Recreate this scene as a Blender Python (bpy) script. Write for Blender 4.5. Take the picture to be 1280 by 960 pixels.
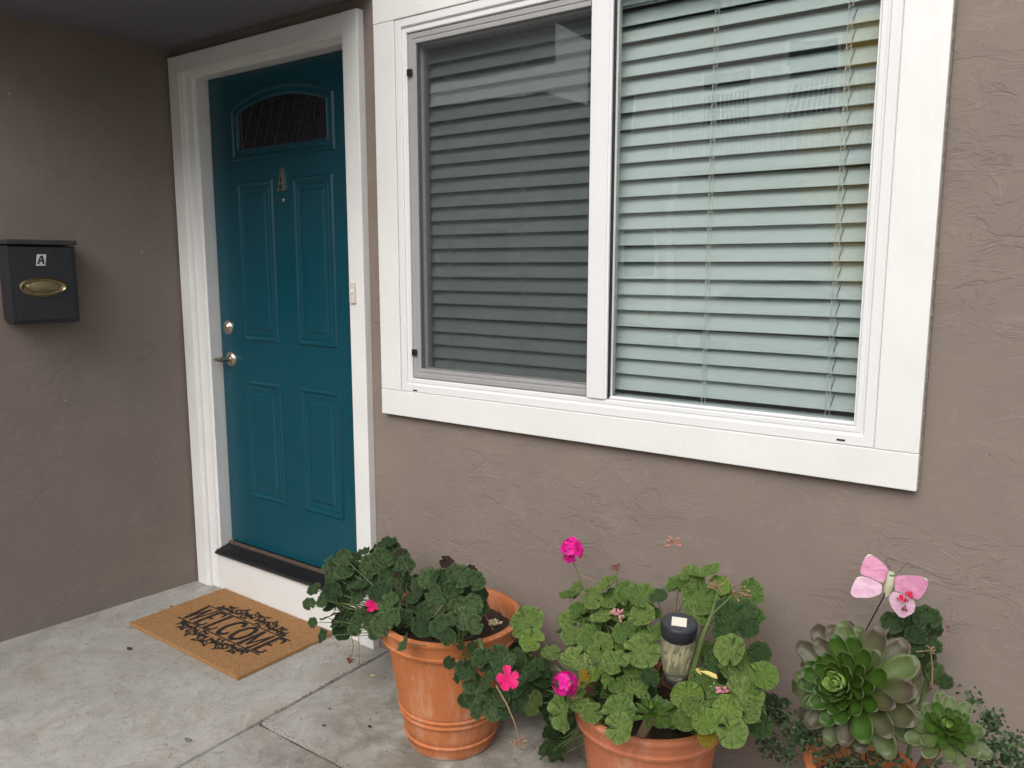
import bpy, bmesh, math, random
import numpy as np
from mathutils import Vector, Matrix, Quaternion
PI = math.pi
SC = bpy.context.scene
COL = SC.collection
for o in list(bpy.data.objects): bpy.data.objects.remove(o)

# ------------------------------------------------------------------ camera
CAM_R = Matrix(((0.8137, -0.0855, 0.5750), (0.5809, 0.1189, -0.8052), (0.0005, 0.9892, 0.1463)))
CAM_P = Vector((3.0706, -2.0206, 1.2596)); FPX = 997.86
def _orth(m):
    z = Vector((m[0][2], m[1][2], m[2][2])).normalized()
    x = Vector((m[0][0], m[1][0], m[2][0])); x = (x - z * x.dot(z)).normalized()
    y = z.cross(x)
    return Matrix(((x.x, y.x, z.x), (x.y, y.y, z.y), (x.z, y.z, z.z)))
CAM_R = _orth(CAM_R)
cam_d = bpy.data.cameras.new('camera'); cam = bpy.data.objects.new('camera', cam_d); COL.objects.link(cam)
cam.matrix_world = Matrix.Translation(CAM_P) @ CAM_R.to_4x4()
cam_d.sensor_width = 36; cam_d.lens = FPX / 1280 * 36; cam_d.clip_start = 0.05; cam_d.clip_end = 2000
SC.camera = cam

# ------------------------------------------------------------------ light
SUN_EL, SUN_AZ = math.radians(42), math.radians(172)      # azimuth clockwise from +y
w = bpy.data.worlds.new("World"); SC.world = w; w.use_nodes = True
nt = w.node_tree; nt.nodes.clear()
sky = nt.nodes.new('ShaderNodeTexSky'); sky.sky_type = 'NISHITA'; sky.sun_disc = False
sky.sun_elevation = SUN_EL; sky.sun_rotation = SUN_AZ; sky.air_density = 1.0; sky.dust_density = 3.0
hs = nt.nodes.new('ShaderNodeHueSaturation'); hs.inputs['Saturation'].default_value = 0.25
bg = nt.nodes.new('ShaderNodeBackground'); bg.inputs['Strength'].default_value = 0.125
wo = nt.nodes.new('ShaderNodeOutputWorld')
nt.links.new(sky.outputs[0], hs.inputs['Color']); nt.links.new(hs.outputs[0], bg.inputs[0]); nt.links.new(bg.outputs[0], wo.inputs[0])
sl = bpy.data.lights.new('sun', 'SUN'); sl.energy = 0.95; sl.angle = math.radians(48); sl.color = (1, 0.96, 0.9)
so = bpy.data.objects.new('sun', sl); COL.objects.link(so)
sd = Vector((math.sin(SUN_AZ) * math.cos(SUN_EL), math.cos(SUN_AZ) * math.cos(SUN_EL), math.sin(SUN_EL)))
so.rotation_euler = sd.to_track_quat('Z', 'Y').to_euler()
SC.view_settings.view_transform = 'Standard'; SC.view_settings.look = 'None'
SC.view_settings.exposure = 0.72; SC.view_settings.gamma = 1.0

# ------------------------------------------------------------------ helpers
def ray(px, py):
    return CAM_R @ Vector(((px - 640) / FPX, -(py - 480) / FPX, -1))
def at(px, py, y):
    d = ray(px, py); return CAM_P + d * ((y - CAM_P.y) / d.y)
def atx(px, py, x):
    d = ray(px, py); return CAM_P + d * ((x - CAM_P.x) / d.x)
def atz(px, py, z):
    d = ray(px, py); return CAM_P + d * ((z - CAM_P.z) / d.z)
def depth(p): return (p - CAM_P).dot(ray(640, 480))
FL = -0.185

def tag(o, label=None, cat=None, group=None, kind=None):
    if label: o['label'] = label
    if cat: o['category'] = cat
    if group: o['group'] = group
    if kind: o['kind'] = kind
    return o
def empty(name, loc=(0, 0, 0)):
    o = bpy.data.objects.new(name, None); COL.objects.link(o); o.location = loc; o.empty_display_size = 0.05
    return o
def link(name, me, mat=None, parent=None, M=None):
    o = bpy.data.objects.new(name, me); COL.objects.link(o)
    if mat is not None and not me.materials: me.materials.append(mat)
    if M is not None: o.matrix_world = M
    if parent is not None:
        o.parent = parent
        # world transform stays where it was built
        pm = Matrix.Translation(parent.location) @ parent.rotation_euler.to_matrix().to_4x4()
        if parent.parent is not None:
            pm = Matrix.Translation(parent.parent.location) @ pm
        o.matrix_parent_inverse = Matrix.Identity(4)
        o.matrix_basis = pm.inverted() @ (M if M is not None else Matrix.Identity(4))
    return o
class MB:
    def __init__(s): s.v = []; s.f = []; s.m = []; s.mi = 0
    def add(s, vs, fs):
        n = len(s.v); s.v += [tuple(v) for v in vs]
        for f in fs: s.f.append(tuple(i + n for i in f)); s.m.append(s.mi)
        return s
    def box(s, x0, x1, y0, y1, z0, z1, b=0.0):
        if b > 0:
            bm = bmesh.new(); bmesh.ops.create_cube(bm, size=1)
            for v in bm.verts:
                v.co = Vector((x0 + (v.co.x + .5) * (x1 - x0), y0 + (v.co.y + .5) * (y1 - y0), z0 + (v.co.z + .5) * (z1 - z0)))
            bmesh.ops.bevel(bm, geom=list(bm.edges), offset=b, segments=2, affect='EDGES', profile=0.6)
            s.add([v.co[:] for v in bm.verts], [[v.index for v in f.verts] for f in bm.faces]); bm.free(); return s
        return s.add([(x0, y0, z0), (x1, y0, z0), (x1, y1, z0), (x0, y1, z0), (x0, y0, z1), (x1, y0, z1), (x1, y1, z1), (x0, y1, z1)],
                     [(0, 3, 2, 1), (4, 5, 6, 7), (0, 1, 5, 4), (1, 2, 6, 5), (2, 3, 7, 6), (3, 0, 4, 7)])
    def tube(s, pts, r, n=6, cap=True):
        pts = [Vector(p) for p in pts]; rs = r if isinstance(r, (list, tuple)) else [r] * len(pts)
        rings = []; prev = None
        for i, p in enumerate(pts):
            t = (pts[min(i + 1, len(pts) - 1)] - pts[max(i - 1, 0)]).normalized()
            if prev is None:
                a = Vector((0, 0, 1)) if abs(t.z) < .9 else Vector((1, 0, 0)); u = t.cross(a).normalized()
            else:
                u = (prev - t * prev.dot(t)).normalized()
            prev = u; vv = t.cross(u)
            rings.append([p + (u * math.cos(2 * PI * k / n) + vv * math.sin(2 * PI * k / n)) * rs[i] for k in range(n)])
        vs = [q for rg in rings for q in rg]; fs = []
        for i in range(len(pts) - 1):
            for k in range(n): fs.append((i * n + k, i * n + (k + 1) % n, (i + 1) * n + (k + 1) % n, (i + 1) * n + k))
        if cap: fs.append(tuple(range(n))[::-1]); fs.append(tuple((len(pts) - 1) * n + k for k in range(n)))
        return s.add(vs, fs)
    def lathe(s, prof, c=(0, 0, 0), n=48, M=None):
        vs = []; fs = []
        for r, z in prof:
            for k in range(n):
                a = 2 * PI * k / n; p = Vector((r * math.cos(a), r * math.sin(a), z))
                if M is not None: p = M @ p
                vs.append(p + Vector(c))
        for i in range(len(prof) - 1):
            for k in range(n): fs.append((i * n + k, i * n + (k + 1) % n, (i + 1) * n + (k + 1) % n, (i + 1) * n + k))
        return s.add(vs, fs)
    def prism(s, poly, d, fn):      # poly of 2-D points, fn(u, v, w)->xyz, thickness d
        n = len(poly); vs = [fn(u, v, 0) for u, v in poly] + [fn(u, v, d) for u, v in poly]
        fs = [tuple(range(n)), tuple(range(2 * n - 1, n - 1, -1))] + [(i, (i + 1) % n, n + (i + 1) % n, n + i) for i in range(n)]
        return s.add(vs, fs)
    def loops(s, loops, close=True):  # list of equal-length closed loops of points bridged one by one, last one filled
        n = len(loops[0]); vs = [p for l in loops for p in l]; fs = []
        for i in range(len(loops) - 1):
            for k in range(n): fs.append((i * n + k, i * n + (k + 1) % n, (i + 1) * n + (k + 1) % n, (i + 1) * n + k))
        if close: fs.append(tuple((len(loops) - 1) * n + k for k in range(n)))
        return s.add(vs, fs)
    def mesh(s, name, mats=None, smooth=False):
        me = bpy.data.meshes.new(name); me.from_pydata([tuple(v) for v in s.v], [], s.f)
        if mats:
            for m in (mats if isinstance(mats, (list, tuple)) else [mats]): me.materials.append(m)
            if any(s.m): me.polygons.foreach_set('material_index', s.m)
        bm = bmesh.new(); bm.from_mesh(me); bmesh.ops.recalc_face_normals(bm, faces=bm.faces); bm.to_mesh(me); bm.free()
        if smooth:
            me.polygons.foreach_set('use_smooth', [True] * len(me.polygons))
            try: me.set_sharp_from_angle(angle=math.radians(42))
            except Exception: pass
        me.update(); return me
    def build(s, name, mat, parent=None, smooth=False):
        return link(name, s.mesh(name, mat, smooth), None, parent)

# ------------------------------------------------------------------ materials
class NM:
    def __init__(s, name):
        s.m = bpy.data.materials.new(name); s.m.use_nodes = True; s.t = s.m.node_tree; s.t.nodes.clear()
        s.out = s.n('ShaderNodeOutputMaterial'); s.b = s.n('ShaderNodeBsdfPrincipled'); s.l(s.b.outputs[0], s.out.inputs[0])
    def n(s, k, **kw):
        q = s.t.nodes.new(k)
        for a, v in kw.items(): setattr(q, a, v)
        return q
    def l(s, a, b): s.t.links.new(a, b)
    def coord(s, scale=(1, 1, 1), kind='Object', rot=(0, 0, 0)):
        c = s.n('ShaderNodeTexCoord'); m = s.n('ShaderNodeMapping'); s.l(c.outputs[kind], m.inputs[0])
        m.inputs['Scale'].default_value = scale; m.inputs['Rotation'].default_value = rot
        return m.outputs[0]
    def noise(s, vec, scale, detail=4, rough=.55, dist=0):
        q = s.n('ShaderNodeTexNoise'); s.l(vec, q.inputs['Vector']); q.inputs['Scale'].default_value = scale
        q.inputs['Detail'].default_value = detail; q.inputs['Roughness'].default_value = rough; q.inputs['Distortion'].default_value = dist
        return q.outputs[0]
    def ramp(s, f, stops, interp='LINEAR'):
        q = s.n('ShaderNodeValToRGB'); s.l(f, q.inputs[0]); q.color_ramp.interpolation = interp
        while len(q.color_ramp.elements) < len(stops): q.color_ramp.elements.new(.5)
        for e, (p, c) in zip(q.color_ramp.elements, stops):
            e.position = p; e.color = (c, c, c, 1) if isinstance(c, (int, float)) else (*c, 1)
        return q.outputs[0]
    def mix(s, f, a, b, mode='MIX'):
        q = s.n('ShaderNodeMix', data_type='RGBA', blend_type=mode)
        for i, v in ((0, f), (6, a), (7, b)):
            if isinstance(v, (int, float)): q.inputs[i].default_value = v if i == 0 else (v, v, v, 1)
            elif isinstance(v, (tuple, list)): q.inputs[i].default_value = (*v, 1)
            else: s.l(v, q.inputs[i])
        return q.outputs[2]
    def math(s, op, a, b=0.0):
        q = s.n('ShaderNodeMath', operation=op)
        for i, v in ((0, a), (1, b)):
            if isinstance(v, (int, float)): q.inputs[i].default_value = v
            else: s.l(v, q.inputs[i])
        return q.outputs[0]
    def bump(s, h, dist, strength=1.0, prev=None):
        q = s.n('ShaderNodeBump'); s.l(h, q.inputs['Height']); q.inputs['Distance'].default_value = dist; q.inputs['Strength'].default_value = strength
        if prev is not None: s.l(prev, q.inputs['Normal'])
        s.l(q.outputs[0], s.b.inputs['Normal']); return q.outputs[0]
    def set(s, col=None, rough=None, metal=None, spec=None):
        for k, v in (('Base Color', col), ('Roughness', rough), ('Metallic', metal), ('Specular IOR Level', spec)):
            if v is None: continue
            if isinstance(v, (int, float)): s.b.inputs[k].default_value = v
            elif isinstance(v, (tuple, list)): s.b.inputs[k].default_value = (*v, 1)
            else: s.l(v, s.b.inputs[k])
        return s

def simple(name, col, rough=.5, metal=0, var=.12, vs=12, bump=0, bs=60, spec=.5):
    N = NM(name); c = N.coord(); f = N.noise(c, vs, 5)
    a = tuple(x * (1 - var) for x in col); b = tuple(min(1, x * (1 + var)) for x in col)
    N.set(N.mix(f, a, b), rough, metal, spec)
    if bump: N.bump(N.noise(c, bs, 4), bump)
    return N.m

def stucco(name, base, edge):
    N = NM(name); c = N.coord(); cr = N.coord((1.0, 1.0, 1.9), rot=(0, .5, 0))
    warp = N.noise(c, 1.7, 2)
    skip = N.noise(cr, 10.0, 8, .60, 1.0)
    plate = N.ramp(skip, [(.40, 0.0), (.47, .75), (.50, .55), (.56, .62), (.60, 1.0), (.64, .8)])
    area = N.ramp(N.noise(c, 2.3, 3), [(.44, 0.08), (.60, 1.0)])
    ridge = N.math('MULTIPLY', plate, area)
    broad = N.noise(c, 5, 3); fine = N.noise(c, 160, 4); mid = N.noise(c, 38, 5, .6)
    h = N.math('ADD', N.math('MULTIPLY', ridge, .55), N.math('MULTIPLY', broad, .9))
    h = N.math('ADD', h, N.math('MULTIPLY', mid, .22)); h = N.math('ADD', h, N.math('MULTIPLY', fine, .05))
    N.bump(h, .0066, .6)
    col = N.mix(N.ramp(N.noise(c, 3.1, 6), [(.3, 0.0), (.7, 1.0)]), tuple(x * .93 for x in base), tuple(x * 1.06 for x in base))
    col = N.mix(N.ramp(skip, [(.595, 0.0), (.61, .16), (.64, 0.0)]), col, edge)
    # sparse pale nicks and dark pits
    v = N.n('ShaderNodeTexVoronoi'); N.l(c, v.inputs['Vector']); v.inputs['Scale'].default_value = 7
    col = N.mix(N.ramp(v.outputs['Distance'], [(.022, .7), (.035, 0.0)]), col, (.5, .47, .44))
    v2 = N.n('ShaderNodeTexVoronoi'); N.l(N.coord((1.3, 1.3, 1.1)), v2.inputs['Vector']); v2.inputs['Scale'].default_value = 9
    col = N.mix(N.ramp(v2.outputs['Distance'], [(.02, .8), (.03, 0.0)]), col, (.05, .045, .04))
    col = N.mix(N.ramp(N.noise(c, 1.1, 8, .7, .6), [(.35, .22), (.6, 0.0)]), col, tuple(x * .70 for x in base))
    g = N.n('ShaderNodeSeparateXYZ'); N.l(c, g.inputs[0])     # dirt splashed up from the slab
    low = N.math('ADD', g.outputs[2], N.math('MULTIPLY', N.noise(c, 12, 6, .7), .22))
    col = N.mix(N.ramp(N.math('ADD', low, .2), [(.06, .55), (.22, 0.0)]), col, (.17, .16, .14))
    N.set(col, .8, spec=.3); return N.m

def concrete():
    N = NM('concrete'); c = N.coord()
    a = N.noise(c, 2.2, 8, .65, .4); b = N.noise(c, 11, 8, .7, .6); f = N.noise(c, 140, 5, .7); g = N.noise(c, 420, 3, .6)
    col = N.mix(N.ramp(a, [(.33, 0.0), (.66, 1.0)]), (.285, .262, .220), (.51, .485, .43))
    col = N.mix(N.ramp(b, [(.34, 0.75), (.52, 0.0)]), col, (.26, .245, .215))
    col = N.mix(N.ramp(b, [(.58, 0.0), (.74, .6)]), col, (.50, .50, .48))
    col = N.mix(.35, col, N.mix(f, .12, .60), 'MIX')
    w_ = N.noise(N.coord((1, 1, 1)), 26, 9, .75, 1.2)
    col = N.mix(N.ramp(w_, [(.36, .55), (.43, 0.0)]), col, (.13, .12, .11))
    v = N.n('ShaderNodeTexVoronoi'); N.l(c, v.inputs['Vector']); v.inputs['Scale'].default_value = 42
    col = N.mix(N.ramp(v.outputs['Distance'], [(.035, .8), (.08, 0.0)]), col, (.06, .055, .05))
    # greenish dark damp stain towards the planters (x > 1)
    sx = N.n('ShaderNodeSeparateXYZ'); N.l(c, sx.inputs[0])
    st = N.math('MULTIPLY', N.ramp(N.noise(c, 6, 7, .7, .5), [(.42, 0.0), (.62, .85)]), N.ramp(N.math('MULTIPLY', sx.outputs[0], .5), [(.48, 0.0), (.68, 1.0)]))
    col = N.mix(st, col, (.15, .14, .11))
    wp = N.n('ShaderNodeVectorMath', operation='ADD'); N.l(c, wp.inputs[0]); cn = N.n('ShaderNodeTexNoise'); N.l(c, cn.inputs['Vector']); cn.inputs['Scale'].default_value = 5; cn.inputs['Detail'].default_value = 6
    sc_ = N.n('ShaderNodeVectorMath', operation='SCALE'); N.l(cn.outputs['Color'], sc_.inputs[0]); sc_.inputs['Scale'].default_value = .35; N.l(sc_.outputs[0], wp.inputs[1])
    ve = N.n('ShaderNodeTexVoronoi', feature='DISTANCE_TO_EDGE'); N.l(wp.outputs[0], ve.inputs['Vector']); ve.inputs['Scale'].default_value = 1.3
    crack = N.math('MULTIPLY', N.ramp(ve.outputs['Distance'], [(.0, 1.0), (.006, 0.0)]), N.ramp(N.noise(c, 1.6, 3), [(.5, 0.0), (.6, .6)]))
    col = N.mix(crack, col, (.10, .09, .075))
    col = N.mix(N.ramp(N.noise(c, 3.4, 9, .78, 1.5), [(.50, 0.0), (.66, .55)]), col, (.235, .205, .155))
    v3 = N.n('ShaderNodeTexVoronoi'); N.l(c, v3.inputs['Vector']); v3.inputs['Scale'].default_value = 130
    col = N.mix(N.ramp(v3.outputs['Distance'], [(.12, .5), (.22, 0.0)]), col, (.16, .15, .13))
    N.set(col, N.ramp(b, [(.3, .75), (.7, .92)]), spec=.3)
    h = N.math('ADD', N.math('MULTIPLY', f, .4), N.math('MULTIPLY', g, .2)); h = N.math('ADD', h, N.math('MULTIPLY', b, 1.2))
    N.bump(h, .003, .8); return N.m

def leaf_mat(name, dark, light, rim, rough=.45, trans=.25, zone=.35):
    N = NM(name)
    at_ = N.n('ShaderNodeAttribute'); at_.attribute_name = 'rad'
    an = N.n('ShaderNodeAttribute'); an.attribute_name = 'ang'
    oi = N.n('ShaderNodeObjectInfo')
    c = N.coord(); nz = N.noise(c, 4.5, 5, .6)
    col = N.mix(oi.outputs['Random'], dark, light)
    veins = N.math('ABSOLUTE', N.math('SINE', N.math('MULTIPLY', an.outputs['Fac'], 3.5)))
    vv = N.math('MULTIPLY', N.ramp(veins, [(.0, 1.0), (.13, 0.0)]), N.ramp(at_.outputs['Fac'], [(0.0, .55), (.85, .12)]))
    col = N.mix(N.math('MULTIPLY', N.ramp(at_.outputs['Fac'], [(.42, 0.0), (.58, 1.0), (.72, .9), (.82, 0.0)]), zone), col, tuple(x * .45 for x in dark))
    col = N.mix(vv, col, tuple(min(1, x * 1.7) for x in light))
    col = N.mix(N.ramp(at_.outputs['Fac'], [(.9, 0.0), (1.0, .6)]), col, rim)
    col = N.mix(N.ramp(nz, [(.35, .45), (.6, 0.0)]), col, tuple(x * .55 for x in dark))
    N.set(col, rough, spec=.35)
    N.bump(N.math('ADD', N.math('MULTIPLY', N.ramp(veins, [(0, 0.0), (.25, 1.0)]), .5), nz), .05, .8)
    tr = N.n('ShaderNodeBsdfTranslucent'); N.l(col, tr.inputs[0]); mx = N.n('ShaderNodeMixShader'); mx.inputs[0].default_value = trans
    N.l(N.b.outputs[0], mx.inputs[1]); N.l(tr.outputs[0], mx.inputs[2]); N.l(mx.outputs[0], N.out.inputs[0])
    return N.m
def rosette_mat(name, base, tip, rough=.30):
    N = NM(name); a = N.n('ShaderNodeAttribute'); a.attribute_name = 'rad'; e = N.n('ShaderNodeAttribute'); e.attribute_name = 'ang'
    c = N.coord(); oi = N.n('ShaderNodeObjectInfo')
    col = N.mix(N.ramp(a.outputs['Fac'], [(.25, 0.0), (.9, 1.0)]), base, tip)
    col = N.mix(N.math('MULTIPLY', oi.outputs['Random'], .35), col, tuple(x * .5 for x in base))
    col = N.mix(N.ramp(N.noise(N.coord((.6, 6, 1)), 8, 6, .7), [(.42, 0.0), (.8, .55)]), col, tuple(min(1, x * 1.5) for x in tip))
    vsp = N.n('ShaderNodeTexVoronoi'); N.l(N.coord((1, .5, 1)), vsp.inputs['Vector']); vsp.inputs['Scale'].default_value = 9
    col = N.mix(N.ramp(vsp.outputs['Distance'], [(.05, .7), (.09, 0.0)]), col, (.10, .07, .04))
    col = N.mix(N.ramp(e.outputs['Fac'], [(.90, 0.0), (1.0, .35)]), col, (.30, .22, .16))
    N.set(col, rough, spec=.4); N.b.inputs['Subsurface Weight'].default_value = .08; N.b.inputs['Subsurface Radius'].default_value = (.004, .006, .002)
    N.bump(N.noise(c, 60, 3), .004, .3); return N.m

def terracotta(name, base, bloom):
    N = NM(name); c = N.coord(); f = N.noise(c, 9, 7, .65, .4); s = N.noise(N.coord((1, 1, .18)), 22, 6, .7)
    col = N.mix(N.ramp(f, [(.3, 0.0), (.7, 1.0)]), tuple(x * .86 for x in base), tuple(min(1, x * 1.1) for x in base))
    col = N.mix(N.ramp(s, [(.50, 0.0), (.70, .5)]), col, (.60, .36, .25))
    col = N.mix(N.ramp(N.noise(c, 5, 6, .7, .8), [(.56, 0.0), (.75, bloom)]), col, (.66, .52, .44))
    col = N.mix(N.ramp(N.noise(c, 33, 6, .7), [(.33, .3), (.42, 0.0)]), col, (.24, .10, .055))
    vr = N.n('ShaderNodeTexVoronoi'); N.l(c, vr.inputs['Vector']); vr.inputs['Scale'].default_value = 24; col = N.mix(N.ramp(vr.outputs['Distance'], [(.03, .7), (.06, 0.0)]), col, (.10, .05, .035))
    g = N.n('ShaderNodeSeparateXYZ'); N.l(N.coord(), g.inputs[0])
    low = N.math('ADD', N.math('MULTIPLY', g.outputs[2], 10.0), N.math('MULTIPLY', N.noise(c, 14, 4), .5))   # lime bloom just above the foot
    col = N.mix(N.ramp(low, [(.26, .75), (.42, 0.0)]), col, (.60, .42, .36))
    N.set(col, N.ramp(f, [(.3, .72), (.7, .9)]), spec=.2)
    N.bump(N.math('ADD', N.noise(c, 130, 4), N.math('MULTIPLY', f, .8)), .0015, .6); return N.m

WALL = stucco('taupe_stucco', (.231, .187, .161), (.42, .37, .33))
CONC = concrete()
N = NM('white_paint'); c = N.coord(); f = N.noise(c, 3, 6, .6)
col = N.mix(N.ramp(f, [(.3, 0.0), (.7, 1.0)]), (.74, .73, .715), (.80, .795, .78))
col = N.mix(N.ramp(N.noise(c, 24, 8, .75), [(.27, .5), (.34, 0.0)]), col, (.55, .52, .47))
v = N.n('ShaderNodeTexVoronoi'); N.l(c, v.inputs['Vector']); v.inputs['Scale'].default_value = 11
col = N.mix(N.ramp(v.outputs['Distance'], [(.02, .6), (.03, 0.0)]), col, (.35, .31, .27))
col = N.mix(N.ramp(N.noise(c, 6, 9, .8, 1.0), [(.58, 0.0), (.78, .15)]), col, (.52, .49, .43))
N.set(col, N.ramp(f, [(.3, .35), (.7, .55)])); N.bump(N.math('ADD', N.noise(N.coord((1, 1, .15)), 50, 4), N.noise(c, 9, 3)), .0022, .7); WHITE = N.m
VINYL = simple('white_vinyl', (.76, .76, .76), .3, var=.03, vs=5)
TEAL = simple('teal_door_paint', (.0012, .061, .090), .26, var=.10, vs=3, bump=.0006, bs=35, spec=.55)
CEIL = simple('grey_ceiling_paint', (.17, .17, .185), .75, var=.1, vs=6, bump=.003, bs=22)
BLACK = simple('black_rubber', (.012, .012, .014), .4, var=.3, vs=40, bump=.001, bs=120)
GAPM = simple('dark_gap', (.02, .02, .02), .9)
NICKEL = simple('satin_nickel', (.55, .49, .40), .3, 1, var=.08)
BRASS = simple('aged_brass', (.30, .24, .14), .35, 1, var=.3, vs=60)
MAILM = simple('charcoal_mailbox_metal', (.018, .020, .025), .38, 0, var=.15, vs=8, bump=.0004, bs=300)
ALU = simple('grey_aluminium', (.34, .335, .335), .45, .0, var=.12, vs=30)
SLAT = simple('pale_blind_slat', (.64, .73, .70), .5, var=.05, vs=4)
CORD = simple('white_cord', (.75, .76, .74), .7)
BEIGE = simple('beige_plastic', (.66, .61, .54), .4)
SOIL = simple('potting_soil', (.045, .028, .02), .95, var=.6, vs=90, bump=.01, bs=70)
TERRA = terracotta('terracotta_orange', (.50, .165, .062), .42)
TERRA2 = terracotta('terracotta_weathered', (.46, .155, .075), .55)
DARKG = leaf_mat('geranium_leaf_dark', (.060, .115, .046), (.155, .240, .098), (.19, .26, .13), .36, .15, .4)
GREEN = leaf_mat('geranium_leaf_green', (.165, .295, .072), (.345, .480, .135), (.37, .49, .19), .5, .25, .25)
MIDG = leaf_mat('geranium_leaf_mid', (.060, .125, .042), (.120, .215, .070), (.15, .24, .10), .48, .2, .3)
LIME = leaf_mat('geranium_leaf_lime', (.23, .40, .08), (.36, .52, .12), (.38, .52, .2), .5, .3, .15)
YELL = leaf_mat('geranium_leaf_yellowing', (.45, .34, .04), (.60, .36, .05), (.35, .35, .08), .5, .3, 0)
PURP = leaf_mat('geranium_leaf_withered', (.06, .035, .03), (.09, .05, .04), (.06, .04, .03), .6, .1, 0)
STEM = simple('green_stem', (.11, .16, .05), .6, var=.3, vs=30)
DRY = simple('dry_stem', (.28, .17, .10), .8, var=.35, vs=40)
DRYRED = simple('withered_petal', (.20, .05, .04), .7, var=.4, vs=60)
def petal(name, c1, c2):
    N = NM(name); c = N.coord(); N.set(N.mix(N.noise(c, 60, 3), c1, c2), .5, spec=.25)
    tr = N.n('ShaderNodeBsdfTranslucent'); tr.inputs[0].default_value = (*c2, 1); mx = N.n('ShaderNodeMixShader'); mx.inputs[0].default_value = .25
    N.l(N.b.outputs[0], mx.inputs[1]); N.l(tr.outputs[0], mx.inputs[2]); N.l(mx.outputs[0], N.out.inputs[0]); return N.m
MAGENTA = petal('magenta_petal', (.62, .006, .25), (.92, .03, .42))
HOTPINK = petal('hot_pink_petal', (.62, .004, .10), (.82, .02, .22))
PALEPINK = petal('pale_pink_bud', (.75, .22, .40), (.85, .45, .50))
REDP = petal('red_petal', (.55, .01, .05), (.7, .02, .10))
BUDG = simple('bud_green', (.30, .33, .12), .6, var=.3, vs=80)
ROS_C = rosette_mat('aeonium_centre_green', (.30, .42, .11), (.19, .33, .06))
ROS_M = rosette_mat('aeonium_green', (.085, .165, .020), (.034, .082, .012))
ROS_O = rosette_mat('aeonium_outer_mauve', (.095, .16, .030), (.080, .060, .045))
ROS_S = rosette_mat('aeonium_outer_sage', (.11, .19, .035), (.095, .120, .048))
# glass: clear pane that mirrors part of the street and lets the rest through
def glass(name, tint, refl, ior=1.55):
    N = NM(name); lw = N.n('ShaderNodeLayerWeight'); lw.inputs[0].default_value = .5
    t = N.n('ShaderNodeBsdfTransparent'); t.inputs[0].default_value = (*tint, 1); g = N.n('ShaderNodeBsdfGlossy'); g.inputs['Roughness'].default_value = .0
    c = N.coord(); bp = N.n('ShaderNodeBump'); N.l(N.noise(c, 2.0, 2), bp.inputs['Height']); bp.inputs['Distance'].default_value = .002; N.l(bp.outputs[0], g.inputs['Normal'])
    fac = N.math('MULTIPLY', N.math('ADD', N.math('MULTIPLY', N.math('POWER', lw.outputs['Facing'], 5.0), .955), .045), refl); mx = N.n('ShaderNodeMixShader'); N.l(fac, mx.inputs[0]); N.l(t.outputs[0], mx.inputs[1]); N.l(g.outputs[0], mx.inputs[2])
    N.l(mx.outputs[0], N.out.inputs[0]); return N.m
GLASS = glass('window_glass', (.975, .99, .99), 4.2)
# insect screen: woven mesh far finer than a pixel
N = NM('insect_screen'); t = N.n('ShaderNodeBsdfTransparent'); d = N.n('ShaderNodeBsdfDiffuse'); d.inputs[0].default_value = (.045, .047, .05, 1)
mx = N.n('ShaderNodeMixShader'); mx.inputs[0].default_value = .30; N.l(t.outputs[0], mx.inputs[1]); N.l(d.outputs[0], mx.inputs[2]); N.l(mx.outputs[0], N.out.inputs[0]); SCREEN = N.m
DLITE = simple('dark_door_glass', (.010, .011, .016), .12, var=.4, vs=20, bump=.004, bs=45, spec=.6)
CAME = simple('lead_came', (.17, .16, .17), .4, 1, var=.3, vs=60)
COIR = simple('coir', (.42, .225, .092), .95, var=.45, vs=150, bump=.008, bs=260)
COIR2 = simple('coir_light', (.58, .345, .16), .9, var=.5, vs=70)
INK = simple('black_mat_print', (.018, .014, .012), .9, var=.3, vs=100)

# ------------------------------------------------------------------ ground and patio
YW = 0.028                                   # face of the stucco wall
LA = atz(0, 803, FL); LB = Vector((-.165, YW, FL))          # foot of the side wall
ldir = (LA - LB); ldir.z = 0; ldir.normalize()              # towards the street
tag(MB().box(-60, 60, -60, 30, -0.9, -0.36).build('ground', simple('bare_ground', (.16, .14, .11), .95, bump=.02, bs=8)), kind='structure')
tag(MB().box(-60, 60, -13.2, -5.2, -0.5, -0.352, 0).build('road', simple('asphalt', (.055, .055, .057), .9, var=.25, vs=20, bump=.004, bs=90)), kind='structure')
tag(MB().box(-60, 60, -5.2, -3.45, -0.5, -0.212, .02).build('sidewalk', CONC), kind='structure')
tag(MB().box(-60, 60, -15.6, -13.2, -0.5, -0.212, .02).build('sidewalk', CONC), kind='structure')
patio = tag(empty('patio'), kind='structure')
def slab_mesh(x0, x1, y0, y1, seed):
    rnd = random.Random(seed)
    def edge(a, b, n=26, chip=.0025):
        return [(a[0] + (b[0] - a[0]) * i / n + rnd.uniform(-chip, chip), a[1] + (b[1] - a[1]) * i / n + rnd.uniform(-chip, chip)) for i in range(n)]
    P = edge((x0, y0), (x1, y0)) + edge((x1, y0), (x1, y1)) + edge((x1, y1), (x0, y1)) + edge((x0, y1), (x0, y0))
    cx, cy = (x0 + x1) / 2, (y0 + y1) / 2
    def inset(d): return [(x + (d if x < cx else -d) * (1 if abs(x - cx) > (x1 - x0) / 2 - .02 else 0), y + (d if y < cy else -d) * (1 if abs(y - cy) > (y1 - y0) / 2 - .02 else 0)) for x, y in P]
    m = MB(); m.loops([[(x, y, FL - .07) for x, y in P], [(x, y, FL - .009) for x, y in P], [(x, y, FL - .0015) for x, y in inset(.004)], [(x, y, FL) for x, y in inset(.010)]])
    return m.build('concrete_slab', CONC, patio, True)
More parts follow.
